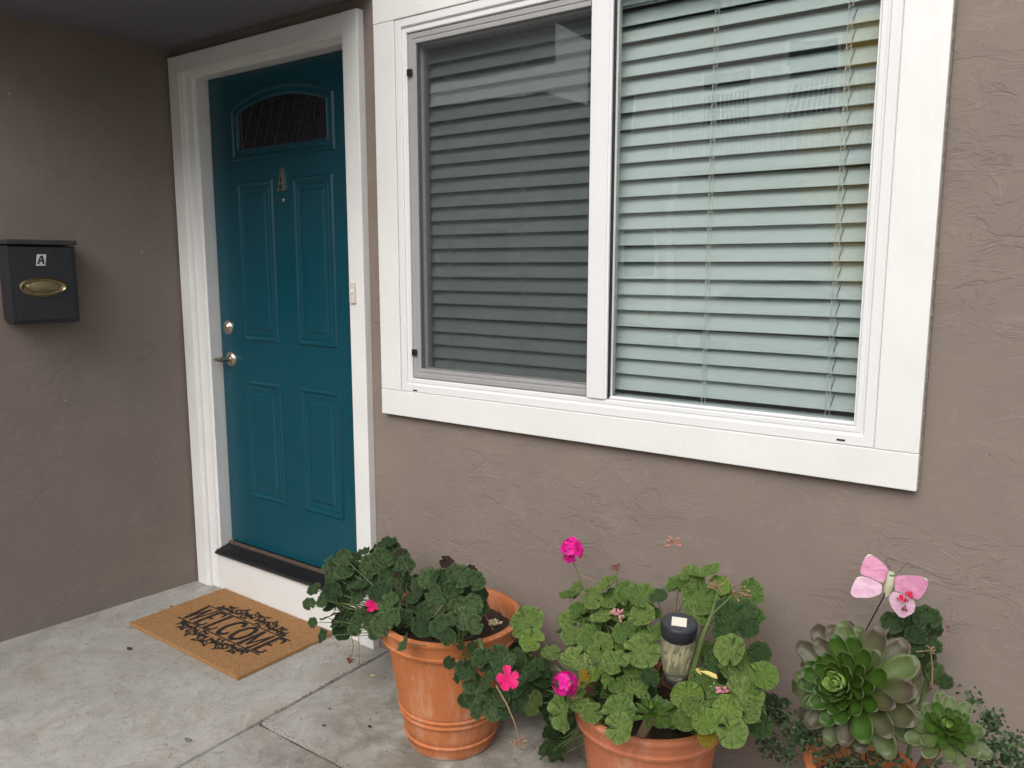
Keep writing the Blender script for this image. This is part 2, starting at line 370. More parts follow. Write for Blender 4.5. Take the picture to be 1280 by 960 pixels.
slab_mesh(-.60, 1.030, -3.4, .05, 1)
slab_mesh(1.037, 3.2, -.559, .05, 2)
slab_mesh(1.037, 3.2, -3.4, -.567, 3)
slab_mesh(3.207, 6.5, -3.4, .05, 4)
MB().box(-.62, 6.52, -3.42, .06, FL - .15, FL - .011).build('joint_filler', simple('joint_dirt', (.055, .048, .038), .95, var=.5, vs=60, bump=.004, bs=120), patio)
# dirt crumbs collected in and along the joint
rnd = random.Random(9); m = MB()
for i in range(700):
    t = rnd.random()
    if i % 3 == 0: x, y = 1.033 + rnd.gauss(0, .006), -.6 + t * .55
    elif i % 3 == 1: x, y = 1.05 + t * 1.0, -.563 + rnd.gauss(0, .010)
    else: x, y = 1.1 + t * 1.2, -.5 + rnd.random() * .4 - .1
    if i >= 420: x, y = rnd.uniform(.0, 1.9), -rnd.random() ** 1.5 * .9 + .0
    s = rnd.uniform(.0008, .0028); a = rnd.random() * 3
    m.add([(x + s * math.cos(a + k * 2.1) * (1 + rnd.random()), y + s * math.sin(a + k * 2.1), FL + .0006) for k in range(3)] + [(x, y, FL + s)], [(0, 1, 3), (1, 2, 3), (2, 0, 3)])
tag(m.build('crumbs', SOIL), 'dark soil crumbs and grit scattered over the concrete slabs and their joints', 'dirt', kind='stuff')

# ------------------------------------------------------------------ house walls
WX0, WX1, WZ0, WZ1 = 1.055, 2.788, .738, 2.146       # window trim outside
def wall_grid(xs, zs, holes, y, thick, name):
    m = MB()
    for i in range(len(xs) - 1):
        for k in range(len(zs) - 1):
            cx, cz = (xs[i] + xs[i + 1]) / 2, (zs[k] + zs[k + 1]) / 2
            if any(h[0] < cx < h[1] and h[2] < cz < h[3] for h in holes): continue
            m.add([(xs[i], y, zs[k]), (xs[i + 1], y, zs[k]), (xs[i + 1], y, zs[k + 1]), (xs[i], y, zs[k + 1])], [(0, 1, 2, 3)])
            m.add([(xs[i], y + thick, zs[k]), (xs[i + 1], y + thick, zs[k]), (xs[i + 1], y + thick, zs[k + 1]), (xs[i], y + thick, zs[k + 1])], [(3, 2, 1, 0)])
    for a, b, c_, d in holes:
        m.add([(a, y, c_), (b, y, c_), (b, y, d), (a, y, d), (a, y + thick, c_), (b, y + thick, c_), (b, y + thick, d), (a, y + thick, d)], [(0, 4, 5, 1), (1, 5, 6, 2), (2, 6, 7, 3), (3, 7, 4, 0)])
    me = bpy.data.meshes.new(name); me.from_pydata(m.v, [], m.f); me.materials.append(WALL); me.update()
    return link(name, me)
DH = (-.09, .935, FL - .02, 2.06); WH = (1.14, 2.70, .815, 2.066)
fw = wall_grid([-.6, -.09, .935, 1.14, 2.70, 8.0], [FL - .06, .815, 2.06, 2.066, 5.2], [DH, WH], YW, .14, 'front_wall')
tag(fw, 'long taupe trowelled stucco wall holding the teal door and the wide white window', 'wall')
fz = fw
# side wall: runs from the corner towards the street
def L(s, off, z): # s metres towards the street, off metres out of the wall (to the right)
    n = Vector((-ldir.y, ldir.x, 0));
    if n.x < 0: n = -n
    p = LB + ldir * s + n * off; return (p.x, p.y, z)
m = MB(); e0, e1 = -.03, 1.75
m.add([L(e0, 0, FL - .06), L(e1, 0, FL - .06), L(e1, 0, 2.30), L(e0, 0, 2.30), L(e0, -.18, FL - .06), L(e1, -.18, FL - .06), L(e1, -.18, 2.30), L(e0, -.18, 2.30)],
      [(0, 1, 2, 3), (7, 6, 5, 4), (1, 5, 6, 2), (0, 3, 7, 4), (3, 2, 6, 7), (0, 4, 5, 1)])
tag(m.build('side_wall', WALL), 'short taupe stucco wall at left carrying the mailbox', 'wall')
ce = MB().box(-1.2, 1.03, -1.08, YW - .002, 2.163, 2.45, .004).build('porch_ceiling', CEIL)
tag(ce, 'dark grey painted porch ceiling over the front door', 'ceiling')
up = MB().box(-1.2, 1.034, -1.02, YW - .004, 2.452, 5.2, .01).build('upper_storey', WALL)
tag(up, 'taupe stucco upper storey jutting out over the front door', 'wall')
room = MB(); room.add([(x, y, z) for x in (-.6, 4.2) for y in (.17, 2.6) for z in (FL, 2.5)], [(0, 1, 3, 2), (4, 6, 7, 5), (2, 3, 7, 6), (0, 2, 6, 4), (1, 5, 7, 3)])
tag(room.build('room', simple('room_paint', (.25, .23, .20), .9)), kind='structure')

# ------------------------------------------------------------------ door frame
def ring_loops(x0, x1, z0, z1, prof):     # prof: (inset, y)
    return [[(x0 + d, y, z0 + d), (x1 - d, y, z0 + d), (x1 - d, y, z1 - d), (x0 + d, y, z1 - d)] for d, y in prof]
df = tag(empty('door_frame', (.45, 0, FL)), 'white painted timber frame with stepped moulding round the teal front door', 'door frame')
YS = .083
m = MB()
def bar(m, quad_prof, z0a, z1a):  # vertical moulding from list of (x, y, ztop)
    n = len(quad_prof); vs = [(x, y, z0a) for x, y, zt in quad_prof] + [(x, y, zt) for x, y, zt in quad_prof]
    m.add(vs, [(i, i + 1, n + i + 1, n + i) for i in range(n - 1)])
# left casing: board, bead, cove, stop, jamb -- mitred with the head
PL = [(-.155, YW + .03, 2.123), (-.155, .003, 2.123), (-.152, 0, 2.120), (-.083, 0, 2.056), (-.078, .005, 2.053), (-.070, .002, 2.050), (-.063, .005, 2.047),
      (-.060, .016, 2.045), (-.038, .020, 2.041), (-.034, .016, 2.039), (-.020, .018, 2.037), (-.014, .026, 2.033), (-.004, .030, 2.031), (-.004, YS + .04, 2.031)]
bar(m, PL, FL, 0); m.build('left_casing', WHITE, df, False)
m = MB(); n = len(PL)
vs = [(x, y, z) for x, y, z in PL] + [((.985 if i < 3 else .915), y, z) for i, (x, y, z) in enumerate(PL)]
m.add(vs, [(i, i + 1, n + i + 1, n + i) for i in range(n - 1)]); m.build('head_casing', WHITE, df)
m = MB(); m.box(.9065, .982, -.002, YW + .03, FL, 2.1228, .003); m.box(.916, .935, .028, YS + .06, FL, 2.05)
m.build('right_casing', WHITE, df)
m = MB(); m.box(-.002, .9065, .012, .04, FL, -.014, .002); m.build('riser_board', WHITE, df)
m = MB()
m.add([(-.002, -.004, -.016), (-.002, -.008, -.010), (-.002, -.002, -.003), (-.002, .035, .008), (-.002, YS + .03, .022), (-.002, YS + .03, -.02),
       (.9065, -.004, -.016), (.9065, -.008, -.010), (.9065, -.002, -.003), (.9065, .035, .008), (.9065, YS + .03, .022), (.9065, YS + .03, -.02)],
      [(0, 1, 2, 3, 4, 5), (11, 10, 9, 8, 7, 6)] + [(i, (i + 1) % 6, 6 + (i + 1) % 6, 6 + i) for i in range(6)])
for k in range(6): yy = .002 + k * .011; zz = -.002 + (k + 1) * .0019 ; m.box(.0, .905, yy, yy + .004, zz, zz + .004)
th = m.build('threshold', BLACK, df)
MB().box(.0, .905, YS - .018, YS - .004, .012, .026, .003).build('door_sweep', simple('worn_bronze', (.10, .07, .055), .5, var=.5, vs=40), df)

# ------------------------------------------------------------------ front door
dr = tag(empty('front_door', (0, YS, 0)), 'glossy teal panelled front door with small arched window and letter A', 'door')
MB().box(.001, .912, YS, YS + .045, .026, 2.028, .003).build('door_leaf', TEAL, dr)
def door_panel(x0, x1, z0, z1):
    m = MB(); m.loops(ring_loops(x0, x1, z0, z1, [(0, YS + .001), (.0, YS - .001), (.006, YS - .0075), (.013, YS - .0065), (.018, YS - .0015), (.026, YS - .001), (.030, YS - .004), (.034, YS - .0015), (.048, YS - .0012), (.058, YS - .0060), (.066, YS - .0062)]))
    m.build('panel', TEAL, dr)
for a in ((.165, .397, .945, 1.602), (.515, .747, .945, 1.602), (.160, .397, .258, .772), (.515, .752, .258, .772)): door_panel(*a)
def arch(x0, x1, z0, zs, zt, ins, y, n=16):
    x0 += ins; x1 -= ins; z0 += ins; zs -= ins * .6; zt -= ins
    P = [(x0, y, z0), (x1, y, z0)]
    for k in range(n + 1):
        t = k / n; x = x1 + (x0 - x1) * t; P.append((x, y, zs + (zt - zs) * math.sin(PI * t) ** .8 if 0 < t < 1 else zs))
    return P
A_ = (.145, .767, 1.686, 1.895, 1.962)
m = MB(); m.loops([arch(*A_, i, y) for i, y in ((0, YS + .001), (0, YS - .002), (.006, YS - .010), (.014, YS - .009), (.020, YS - .003), (.034, YS - .003), (.040, YS - .007), (.047, YS - .001), (.050, YS + .006))], close=False)
m.build('glass_surround', TEAL, dr, False)
gl = MB(); gl.loops([arch(*A_, .044, YS - .0008), arch(*A_, .0445, YS - .0012)]); gl = gl.build('arched_glass', DLITE, dr)
m = MB()
for x0, x1 in ((.2, .2), (.215, .215), (.705, .705), (.693, .693)): m.tube([(x0, YS - .003, 1.735), (x1, YS - .003, 1.885)], .0016, 5)
for k in range(7):
    xa = .225 + k * .066; m.tube([(xa, YS - .003, 1.735), (xa + .07, YS - .003, 1.90)], .0012, 5); m.tube([(xa + .075, YS - .003, 1.735), (xa, YS - .003, 1.90)], .0009, 5)
m.build('leading', CAME, dr)
# letter A: serif capital of turned metal
def stroke(m, pts, r, fn, d=.004):
    for (u0, v0), (u1, v1) in zip(pts, pts[1:]):
        l = math.hypot(u1 - u0, v1 - v0) or 1; nx, ny = -(v1 - v0) / l * r, (u1 - u0) / l * r
        m.prism([(u0 + nx, v0 + ny), (u0 - nx, v0 - ny), (u1 - nx, v1 - ny), (u1 + nx, v1 + ny)], d, fn)
m = MB(); fa = lambda u, v, w_: (.455 + u, YS - .0012 - w_, 1.556 + v)
m.prism([(-.022, 0), (-.017, 0), (.004, .080), (-.001, .084)], .006, fa); m.prism([(.010, 0), (.019, 0), (.004, .083), (-.003, .082)], .006, fa)
m.prism([(-.0125, .022), (.0105, .022), (.0095, .029), (-.011, .029)], .0052, fa)
m.prism([(-.027, -.004), (-.009, -.004), (-.012, .003), (-.024, .003)], .0064, fa); m.prism([(.004, -.004), (.026, -.004), (.022, .003), (.008, .003)], .0064, fa)
m.build('door_letter', NICKEL, dr)
Ry = Matrix.Rotation(PI / 2, 3, 'X')   # lathe z -> -y
def disc(m, prof, x, y, z, n=28): m.lathe(prof, (x, y, z), n, Ry)
m = MB(); disc(m, [(0, .006), (.005, .006), (.0075, .003), (.0085, 0)], .457, YS, 1.517, 16); m.build('peephole', NICKEL, dr, True)
m = MB(); disc(m, [(0, .018), (.013, .018), (.016, .015), (.021, .012), (.029, .008), (.0315, .003), (.032, 0)], .060, YS, .996)
m.box(.0585, .0615, YS - .0195, YS - .017, .990, 1.002); m.build('deadbolt', NICKEL, dr, True)
m = MB(); disc(m, [(0, .014), (.012, .014), (.022, .011), (.031, .005), (.033, 0)], .066, YS, .858)
m.tube([(.066, YS - .01, .858), (.066, YS - .05, .858)], .011, 12)
m.tube([(.074, YS - .052, .858), (.06, YS - .055, .859), (.050, YS - .057, .859), (.036, YS - .056, .858), (.022, YS - .052, .857)], [.011, .0115, .0095, .009, .0085], 12); m.build('lever_handle', NICKEL, dr, True)

# doorbell on the right casing
p = at(442.5, 366, 0); db = tag(empty('doorbell', (p.x, -.002, p.z)), 'small beige doorbell button on the right casing of the teal door', 'doorbell')
MB().box(p.x - .014, p.x + .014, -.011, -.0025, p.z - .038, p.z + .038, .003).build('backplate', BEIGE, db)
m = MB(); disc(m, [(0, .005), (.005, .005), (.007, .001)], p.x, -.010, p.z + .004, 16); m.build('button', VINYL, db, True)

# ------------------------------------------------------------------ window
win = tag(empty('window', (1.92, 0, WZ0)), 'wide white sliding window with insect screen over its left half', 'window')
IX0, IX1, IZ0, IZ1 = 1.150, 2.690, .828, 2.056
m = MB(); m.box(WX0, WX1, .0, YW + .02, WZ0, IZ0 - .001, .0025); m.build('bottom_trim', WHITE, win)
m = MB(); m.box(WX0, WX1, .0, YW + .02, IZ1 + .001, WZ1, .0025); m.build('top_trim', WHITE, win)
m = MB(); m.box(WX0 + .0005, IX0 - .001, .0006, YW + .02, IZ0, IZ1, .002); m.build('left_trim', WHITE, win)
m = MB(); m.box(IX1 + .001, WX1 - .0005, .0006, YW + .02, IZ0, IZ1, .002); m.build('right_trim', WHITE, win)
MB().box(WX1 - .004, WX1 + .0035, .016, YW + .01, WZ0 + .01, WZ1 - .01).build('caulk_line', simple('old_caulk', (.20, .17, .14), .9, var=.8, vs=90, bump=.01, bs=60), win)
m = MB(); m.loops(ring_loops(IX0, IX1, IZ0, IZ1, [(.0, .06), (0, .006), (.0025, .0035), (.024, .0035), (.0265, .006), (.0265, .011), (.032, .011), (.034, .0085), (.044, .0085), (.0465, .011), (.0465, .075)]), close=False)
m.build('frame', VINYL, win)
# screen half
SX0, SX1, SZ0, SZ1 = 1.1985, 1.890, .8765, 2.0075
m = MB(); m.loops(ring_loops(SX0, 1.9275, SZ0, SZ1, [(0, .030), (0, .016), (.003, .0135), (.016, .0135), (.018, .016), (.021, .016), (.023, .0140), (.032, .0140), (.034, .0165), (.034, .030)]), close=False)
m.build('screen_frame', ALU, win)
MB().box(SX0 + .033, 1.895, .0185, .0192, SZ0 + .033, SZ1 - .033).build('insect_screen', SCREEN, win)
for z in (1.885, .965):
    m = MB(); m.box(SX0 + .001, SX0 + .020, .004, .0125, z - .011, z + .011, .002); m.build('screen_clip', BLACK, win)
m = MB(); m.loops(ring_loops(SX0, 1.955, SZ0, SZ1, [(0, .07), (0, .040), (.030, .040), (.034, .044), (.036, .07)]), close=False); m.build('left_sash', VINYL, win)
MB().box(SX0 + .03, 1.925, .050, .0515, SZ0 + .03, SZ1 - .03).build('left_pane', GLASS, win)
m = MB(); m.box(1.8935, 1.9605, .0055, .0128, SZ0 - .0015, SZ1 + .0015, .002); m.box(1.9290, 1.9603, .0120, .05, SZ0 - .0012, SZ1 + .0012, .001); m.box(1.906, 1.953, .002, .008, SZ0 - .001, SZ1 + .001, .0015)
m.build('mullion', VINYL, win)
m = MB(); m.loops(ring_loops(1.9595, 2.6435, SZ0 - .001, SZ1 + .001, [(0, .03), (0, .0145), (.004, .0125), (.006, .022), (.008, .03)]), close=False); m.build('glazing_bead', VINYL, win)
MB().box(1.962, 2.6435, .028, .0295, SZ0, SZ1).build('right_pane', GLASS, win)
m = MB(); m.box(1.9608, 1.9655, .0125, .026, SZ0, SZ1); m.build('dark_seam', BLACK, win)  # black strip along the dark gap between mullion and right pane
m = MB(); m.box(1.8900, 1.8932, .0095, .0125, SZ0, SZ1); m.build('dark_seam', BLACK, win)  # black strip along the dark seam left of the mullion
for px, py in ((519, 488), (1051, 550)):
    p = at(px, py, .0035); m = MB(); m.box(p.x - .010, p.x + .010, .0022, .0045, p.z - .0025, p.z + .0025, .001); m.build('weep_hole', GAPM, win)
MB().box(1.1, 2.74, .0765, .167, IZ0 - .02, .858).build('inner_sill', WHITE, win)

# ------------------------------------------------------------------ blind
bl = tag(empty('window_blind', (1.93, .10, .87)), 'pale horizontal slatted blind hanging closed behind the window glass', 'blind')
PITCH = .0466; TH = math.radians(61.5); BX0, BX1 = 1.212, 2.682
def slat_mesh(name, x0, x1, wdt=.050):
    m = MB(); k = 6; vs = []; nx = 2
    for xi in range(nx):
        x = x0 + (x1 - x0) * xi / (nx - 1)
        for sgn in (0, 1):
            for i in range(k):
                t = (i / (k - 1) - .5); u = t * wdt; h = .0022 * (1 - (2 * t) ** 2) + (.0024 if sgn == 0 else 0)
                vs.append((x, u * math.cos(TH) - h * math.sin(TH), u * math.sin(TH) + h * math.cos(TH)))
    fs = []
    for i in range(k - 1): fs += [(i, i + 1, 2 * k + i + 1, 2 * k + i), (k + i, 3 * k + i, 3 * k + i + 1, k + i + 1)]
    fs += [(0, 2 * k, 3 * k, k), (k - 1, 2 * k - 1, 4 * k - 1, 3 * k - 1)]
    fs += [tuple(range(k)) + tuple(range(2 * k - 1, k - 1, -1)), tuple(range(2 * k, 3 * k)) + tuple(range(4 * k - 1, 3 * k - 1, -1))]
    m.add(vs, fs); return m.mesh(name, SLAT)
sm = slat_mesh('slat', BX0, BX1); YB = .092; rnd = random.Random(4)
half = .025 * math.sin(TH)
for k in range(24):
    zc = .897 + k * PITCH + half
    M_ = Matrix.Translation((rnd.uniform(-.0015, .0015), YB, zc + rnd.uniform(-.0008, .0008))) @ Matrix.Rotation(rnd.gauss(0, .010), 4, 'X') @ Matrix.Rotation(rnd.gauss(0, .0005), 4, 'Y')
    link('slat', sm, None, bl, M_)
MB().box(BX0, BX1, YB - .027, YB + .022, .860, .881, .003).build('bottom_rail', SLAT, bl)
MB().box(BX0 - .003, BX1 + .003, YB - .030, YB - .022, 1.972, 2.05, .002).build('valance', SLAT, bl)
for cx in (1.317, 1.615, 1.928, 2.228, 2.560):
    m = MB()
    m.tube([(cx - .004, YB - .0175, .87), (cx - .004, YB - .0175, 1.98)], .0008, 5); m.tube([(cx + .006, YB - .0160, .87), (cx + .006, YB - .0160, 1.98)], .0007, 5)
    for k in range(23):
        z = .897 + k * PITCH
        m.tube([(cx - .004, YB - .0175, z + PITCH * .8), (cx + .004, YB - .010, z + PITCH * 1.0)], .0007, 4)
    m.build('ladder_cord', CORD, bl)
m = MB()
for k in range(23):
    z = .897 + k * PITCH; m.tube([(2.566, YB - .0150, z + PITCH * .15), (2.572, YB - .001, z + PITCH * .80)], .0012, 4)
m.build('tilt_cord', simple('grey_cord', (.10, .12, .11), .8), bl)

# ------------------------------------------------------------------ mailbox
# local frame on the side wall: s towards the street, o out of the wall
def LP(s, o_, z): return L(s, o_, z)
mp = Vector(L(0, 0, 0))
def s_of(px, py, off):
    n = Vector((-ldir.y, ldir.x, 0)); n = n if n.x > 0 else -n
    d = ray(px, py); b = LB + n * off; t = (b - CAM_P).dot(n) / d.dot(n); p = CAM_P + d * t; return (p - b).dot(ldir), p.z
OFF = .105
sR, zt_ = s_of(93, 307, OFF); _, zb_ = s_of(97, 403, OFF); sL, _ = s_of(9, 308, OFF)
mb = tag(empty('mailbox', L((sR + sL) / 2, 0, zb_)), 'charcoal metal mailbox with oval brass badge on the left wall', 'mailbox')
def lbox(m, s0, s1, o0, o1, z0, z1, b=0.0):
    t = MB().box(s0, s1, o0, o1, z0, z1, b); m.add([L(*v) for v in t.v], t.f); return m
m = MB()   # body side profile (o,z) extruded along s: bellied front
prof = [(0.001, zb_ + .02), (.05, zb_), (OFF - .012, zb_ + .001), (OFF - .002, zb_ + .012), (OFF, zt_ - .01), (OFF - .004, zt_ - .004), (.001, zt_ - .004)]
n = len(prof); m.add([L(sR, o_, z) for o_, z in prof] + [L(sL, o_, z) for o_, z in prof], [tuple(range(n)), tuple(range(2 * n - 1, n - 1, -1))] + [(i, (i + 1) % n, n + (i + 1) % n, n + i) for i in range(n)])
m.build('body', MAILM, mb)
m = MB(); lbox(m, sR - .006, sL + .006, .001, OFF + .010, zt_ + .001, zt_ + .019, .004); m.build('lid', simple('mailbox_lid_grey', (.035, .036, .036), .5), mb)
m = MB(); lbox(m, sR + .012, sL - .012, OFF - .0005, OFF + .0035, zb_ + .016, zt_ - .008, .0015); m.build('front_panel', MAILM, mb)
so_, zo_ = s_of(54, 358.5, OFF + .004); ax_, az_ = .083, .037
def lring(m, rings, y0):
    m.loops([[L(so_ + a * math.cos(t), y0 + o_, zo_ + b * math.sin(t)) for t in [2 * PI * k / 40 for k in range(40)]] for a, b, o_ in rings]); return m
bd = lring(MB(), [(ax_, az_, 0), (ax_ * .98, az_ * .97, .007), (ax_ * .92, az_ * .88, .009), (ax_ * .86, az_ * .80, .004), (ax_ * .72, az_ * .66, .003), (ax_ * .66, az_ * .6, .009), (ax_ * .3, az_ * .3, .013), (.001, .001, .0135)], OFF + .0035).build('oval_badge', BRASS, mb, True)
m = MB()   # raised letters on the badge: Mail
LET = {'M': [[(0, 0), (0, 1), (.5, .4), (1, 1), (1, 0)]], 'a': [[(.9, 0), (.9, .65), (.2, .65), (0, .3), (.2, 0), (.9, .1)]], 'i': [[(.3, 0), (.3, .65)], [(.3, .85), (.3, 1)]], 'l': [[(.3, 0), (.3, 1)]]}
u = .030
for ch, wd in (('M', .017), ('a', .012), ('i', .007), ('l', .006)):
    for pl in LET[ch]: stroke(m, [(u - a * wd, b * .017 - .008) for a, b in pl], .0012, lambda a, b, w_: L(so_ + a, OFF + .0145 + w_, zo_ + b), .0012)
    u -= wd + .004
m.build('badge_lettering', NICKEL, mb)
sa, za = s_of(51, 325, OFF + .004); stp = MB()
stp.prism([(.022 - .004, -.021), (-.014, -.021), (-.022 + .002, .021), (.012, .021)], .0008, lambda a, b, w_: L(sa + a, OFF + .0037 + w_, za + b))
stp.build('letter_sticker', simple('silver_sticker', (.62, .62, .60), .4, var=.05), mb)
m = MB(); fs_ = lambda a, b, w_: L(sa + a, OFF + .0047 + w_, za + b)
m.prism([(.014, -.015), (.007, -.015), (-.003, .016), (.001, .016)], .0006, fs_); m.prism([(-.005, -.015), (-.012, -.015), (-.008, .016), (-.001, .016)], .0006, fs_)
m.prism([(.008, -.006), (-.010, -.006), (-.009, .000), (.006, .000)], .0008, fs_); m.build('sticker_letter', BLACK, mb)

# ------------------------------------------------------------------ doormat
mx0, mx1, my0, my1 = .035, .765, -.438, -.003
MR = Matrix.Rotation(math.radians(-1.0), 4, 'Z'); mc = Vector(((mx0 + mx1) / 2, (my0 + my1) / 2, FL))
mat_o = tag(empty('doormat', mc), 'rectangular tan coir doormat printed WELCOME in black between scrolls', 'doormat')
def mw(u, v, z): q = MR @ Vector((u, v, 0)); return (mc.x + q.x, mc.y + q.y, FL + z)
HW, HH, TM = (mx1 - mx0) / 2, (my1 - my0) / 2, .015
m = MB(); rnd = random.Random(3); NP = 70
P = [(-HW + 2 * HW * i / NP, -HH) for i in range(NP)] + [(HW, -HH + 2 * HH * i / 40) for i in range(40)] + [(HW - 2 * HW * i / NP, HH) for i in range(NP)] + [(-HW, HH - 2 * HH * i / 40) for i in range(40)]
P = [(u + rnd.uniform(-.0018, .0018), v + rnd.uniform(-.0018, .0018)) for u, v in P]
m.loops([[mw(u, v, .001) for u, v in P], [mw(u, v, TM - .003) for u, v in P], [mw(u * .992, v * .988, TM) for u, v in P]]); m.build('mat_body', COIR, mat_o)
# print: strokes in mat coordinates (u along the door, v towards it)
S = []   # (u0,v0,u1,v1,half width)
def pl_(pts, r):
    for (a, b), (c_, d) in zip(pts, pts[1:]): S.append((a, b, c_, d, r * 1.9))
GL = {'W': ([[(0, 1), (.28, 0)], [(.28, 0), (.5, .95)], [(.5, .95), (.75, 0)], [(.75, 0), (1, 1)]], .062), 'E': ([[(.1, 0), (.1, 1)], [(.0, 1), (.85, 1), (.88, .8)], [(.1, .52), (.6, .52)], [(0, 0), (.85, 0), (.92, .22)]], .047),
      'L': ([[(.15, 0), (.15, 1)], [(0, 1), (.35, 1)], [(0, 0), (.85, 0), (.92, .25)]], .045), 'C': ([[(.95, .78), (.8, .96), (.5, 1), (.2, .85), (.05, .5), (.2, .15), (.5, 0), (.8, .05), (.95, .22)]], .055),
      'O': ([[(.5, 1), (.18, .85), (.03, .5), (.18, .15), (.5, 0), (.82, .15), (.97, .5), (.82, .85), (.5, 1)]], .060), 'M': ([[(.1, 0), (.1, 1)], [(.1, 1), (.5, .1)], [(.5, .1), (.9, 1)], [(.9, 1), (.9, 0)], [(0, 0), (.25, 0)], [(.75, 0), (1, 0)]], .066)}
u = -.240; lh = .118; v0 = -.062
for i, ch in enumerate('WELCOME'):
    gs, wd = GL[ch]
    for g in gs: pl_([(u + a * wd * 1.15, v0 + b * lh) for a, b in g], .0052 if g is gs[0] or ch in 'CO' else .0032)
    u += wd * 1.15 + .0145
pl_([(-.255, v0 + lh + .010), (.0, v0 + lh + .0125), (.29, v0 + lh + .010)], .0016); pl_([(-.255, v0 - .012), (.29, v0 - .012)], .0016)
def spiral(cx, cy, r0, turns, a0, sgn=1, wd=.0021):
    pl_([(cx + sgn * r0 * (1 - .75 * t / 20) * math.cos(a0 + t / 20 * turns * 2 * PI), cy + r0 * (1 - .75 * t / 20) * math.sin(a0 + t / 20 * turns * 2 * PI)) for t in range(21)], wd)
for sv, b0 in ((1, v0 + lh + .020), (-1, v0 - .020)):
    for sg in (-1, 1):
        cx = .018
        for du, dv, r, tr, a0 in ((.028, .045, .020, 1.3, 1), (.060, .018, .017, 1.2, 2), (.095, .040, .018, 1.4, 0), (.130, .014, .015, 1.1, 1.5), (.165, .026, .016, 1.4, .5), (.200, .010, .012, 1.3, 2.5)):
            q = len(S); spiral(0, 0, r * 1.15, tr, a0)
            for j in range(q, len(S)):
                a, b, c_, d, e = S[j]; S[j] = (cx + sg * (du + a), b0 + sv * (dv + b), cx + sg * (du + c_), b0 + sv * (dv + d), e)
            for k in range(4):
                aa = a0 + k * 1.5; lu, lv = cx + sg * (du + r * 1.15 * math.cos(aa)), b0 + sv * (dv + r * 1.15 * math.sin(aa)); pl_([(lu, lv), (lu + sg * .011 * math.cos(aa + .6), lv + sv * .011 * math.sin(aa + .6))], .0030)
        pl_([(cx, b0 + sv * .062), (cx + sg * .02, b0 + sv * .022), (cx + sg * .07, b0 + sv * .038), (cx + sg * .12, b0 + sv * .008), (cx + sg * .19, b0 + sv * .018), (cx + sg * .222, b0 + sv * .006)], .0026)
m = MB()
for i, (a, b, c_, d, r) in enumerate(S):
    stroke(m, [(a, b), (c_, d)], r, lambda uu, vv, w_: mw(uu, vv, TM + .0003 + w_), .0006 + .00002 * (i % 9))
m.build('welcome_print', INK, mat_o)
# short coir bristles, dark where printed
rs = np.random.RandomState(5); NF = 70000
U = rs.uniform(-HW, HW, NF); V = rs.uniform(-HH, HH, NF); inside = np.zeros(NF, bool)
for a, b, c_, d, r in S:
    dx, dy = c_ - a, d - b; l2 = dx * dx + dy * dy + 1e-12; t = np.clip(((U - a) * dx + (V - b) * dy) / l2, 0, 1)
    inside |= np.hypot(U - a - t * dx, V - b - t * dy) < r + .0002
an = rs.uniform(0, 2 * PI, NF); ln = rs.uniform(.002, .009, NF); lean = rs.uniform(0, .0035, NF); wdt = .0008
ca, sa_ = math.cos(math.radians(-1.0)), math.sin(math.radians(-1.0))
def W2(u, v, z): return np.stack([mc.x + u * ca - v * sa_, mc.y + u * sa_ + v * ca, FL + z], 1)
A0 = W2(U + wdt * np.cos(an), V + wdt * np.sin(an), np.full(NF, TM - .001)); A1 = W2(U - wdt * np.cos(an), V - wdt * np.sin(an), np.full(NF, TM - .001))
A2 = W2(U + lean * np.sin(an), V + lean * np.cos(an), TM - .0015 + ln * .75)
vs = np.stack([A0, A1, A2], 1).reshape(-1, 3)
me = bpy.data.meshes.new('bristles'); me.vertices.add(NF * 3); me.vertices.foreach_set('co', vs.ravel()); me.loops.add(NF * 3); me.loops.foreach_set('vertex_index', np.arange(NF * 3, dtype=np.int32))
me.polygons.add(NF); me.polygons.foreach_set('loop_start', np.arange(0, NF * 3, 3, dtype=np.int32)); me.polygons.foreach_set('loop_total', np.full(NF, 3, dtype=np.int32))
for q in (COIR, COIR2, INK): me.materials.append(q)
me.polygons.foreach_set('material_index', np.where(inside, 2, rs.randint(0, 2, NF)).astype(np.int32)); me.update(calc_edges=True)
tag(link('bristles', me, None, mat_o), kind='stuff')

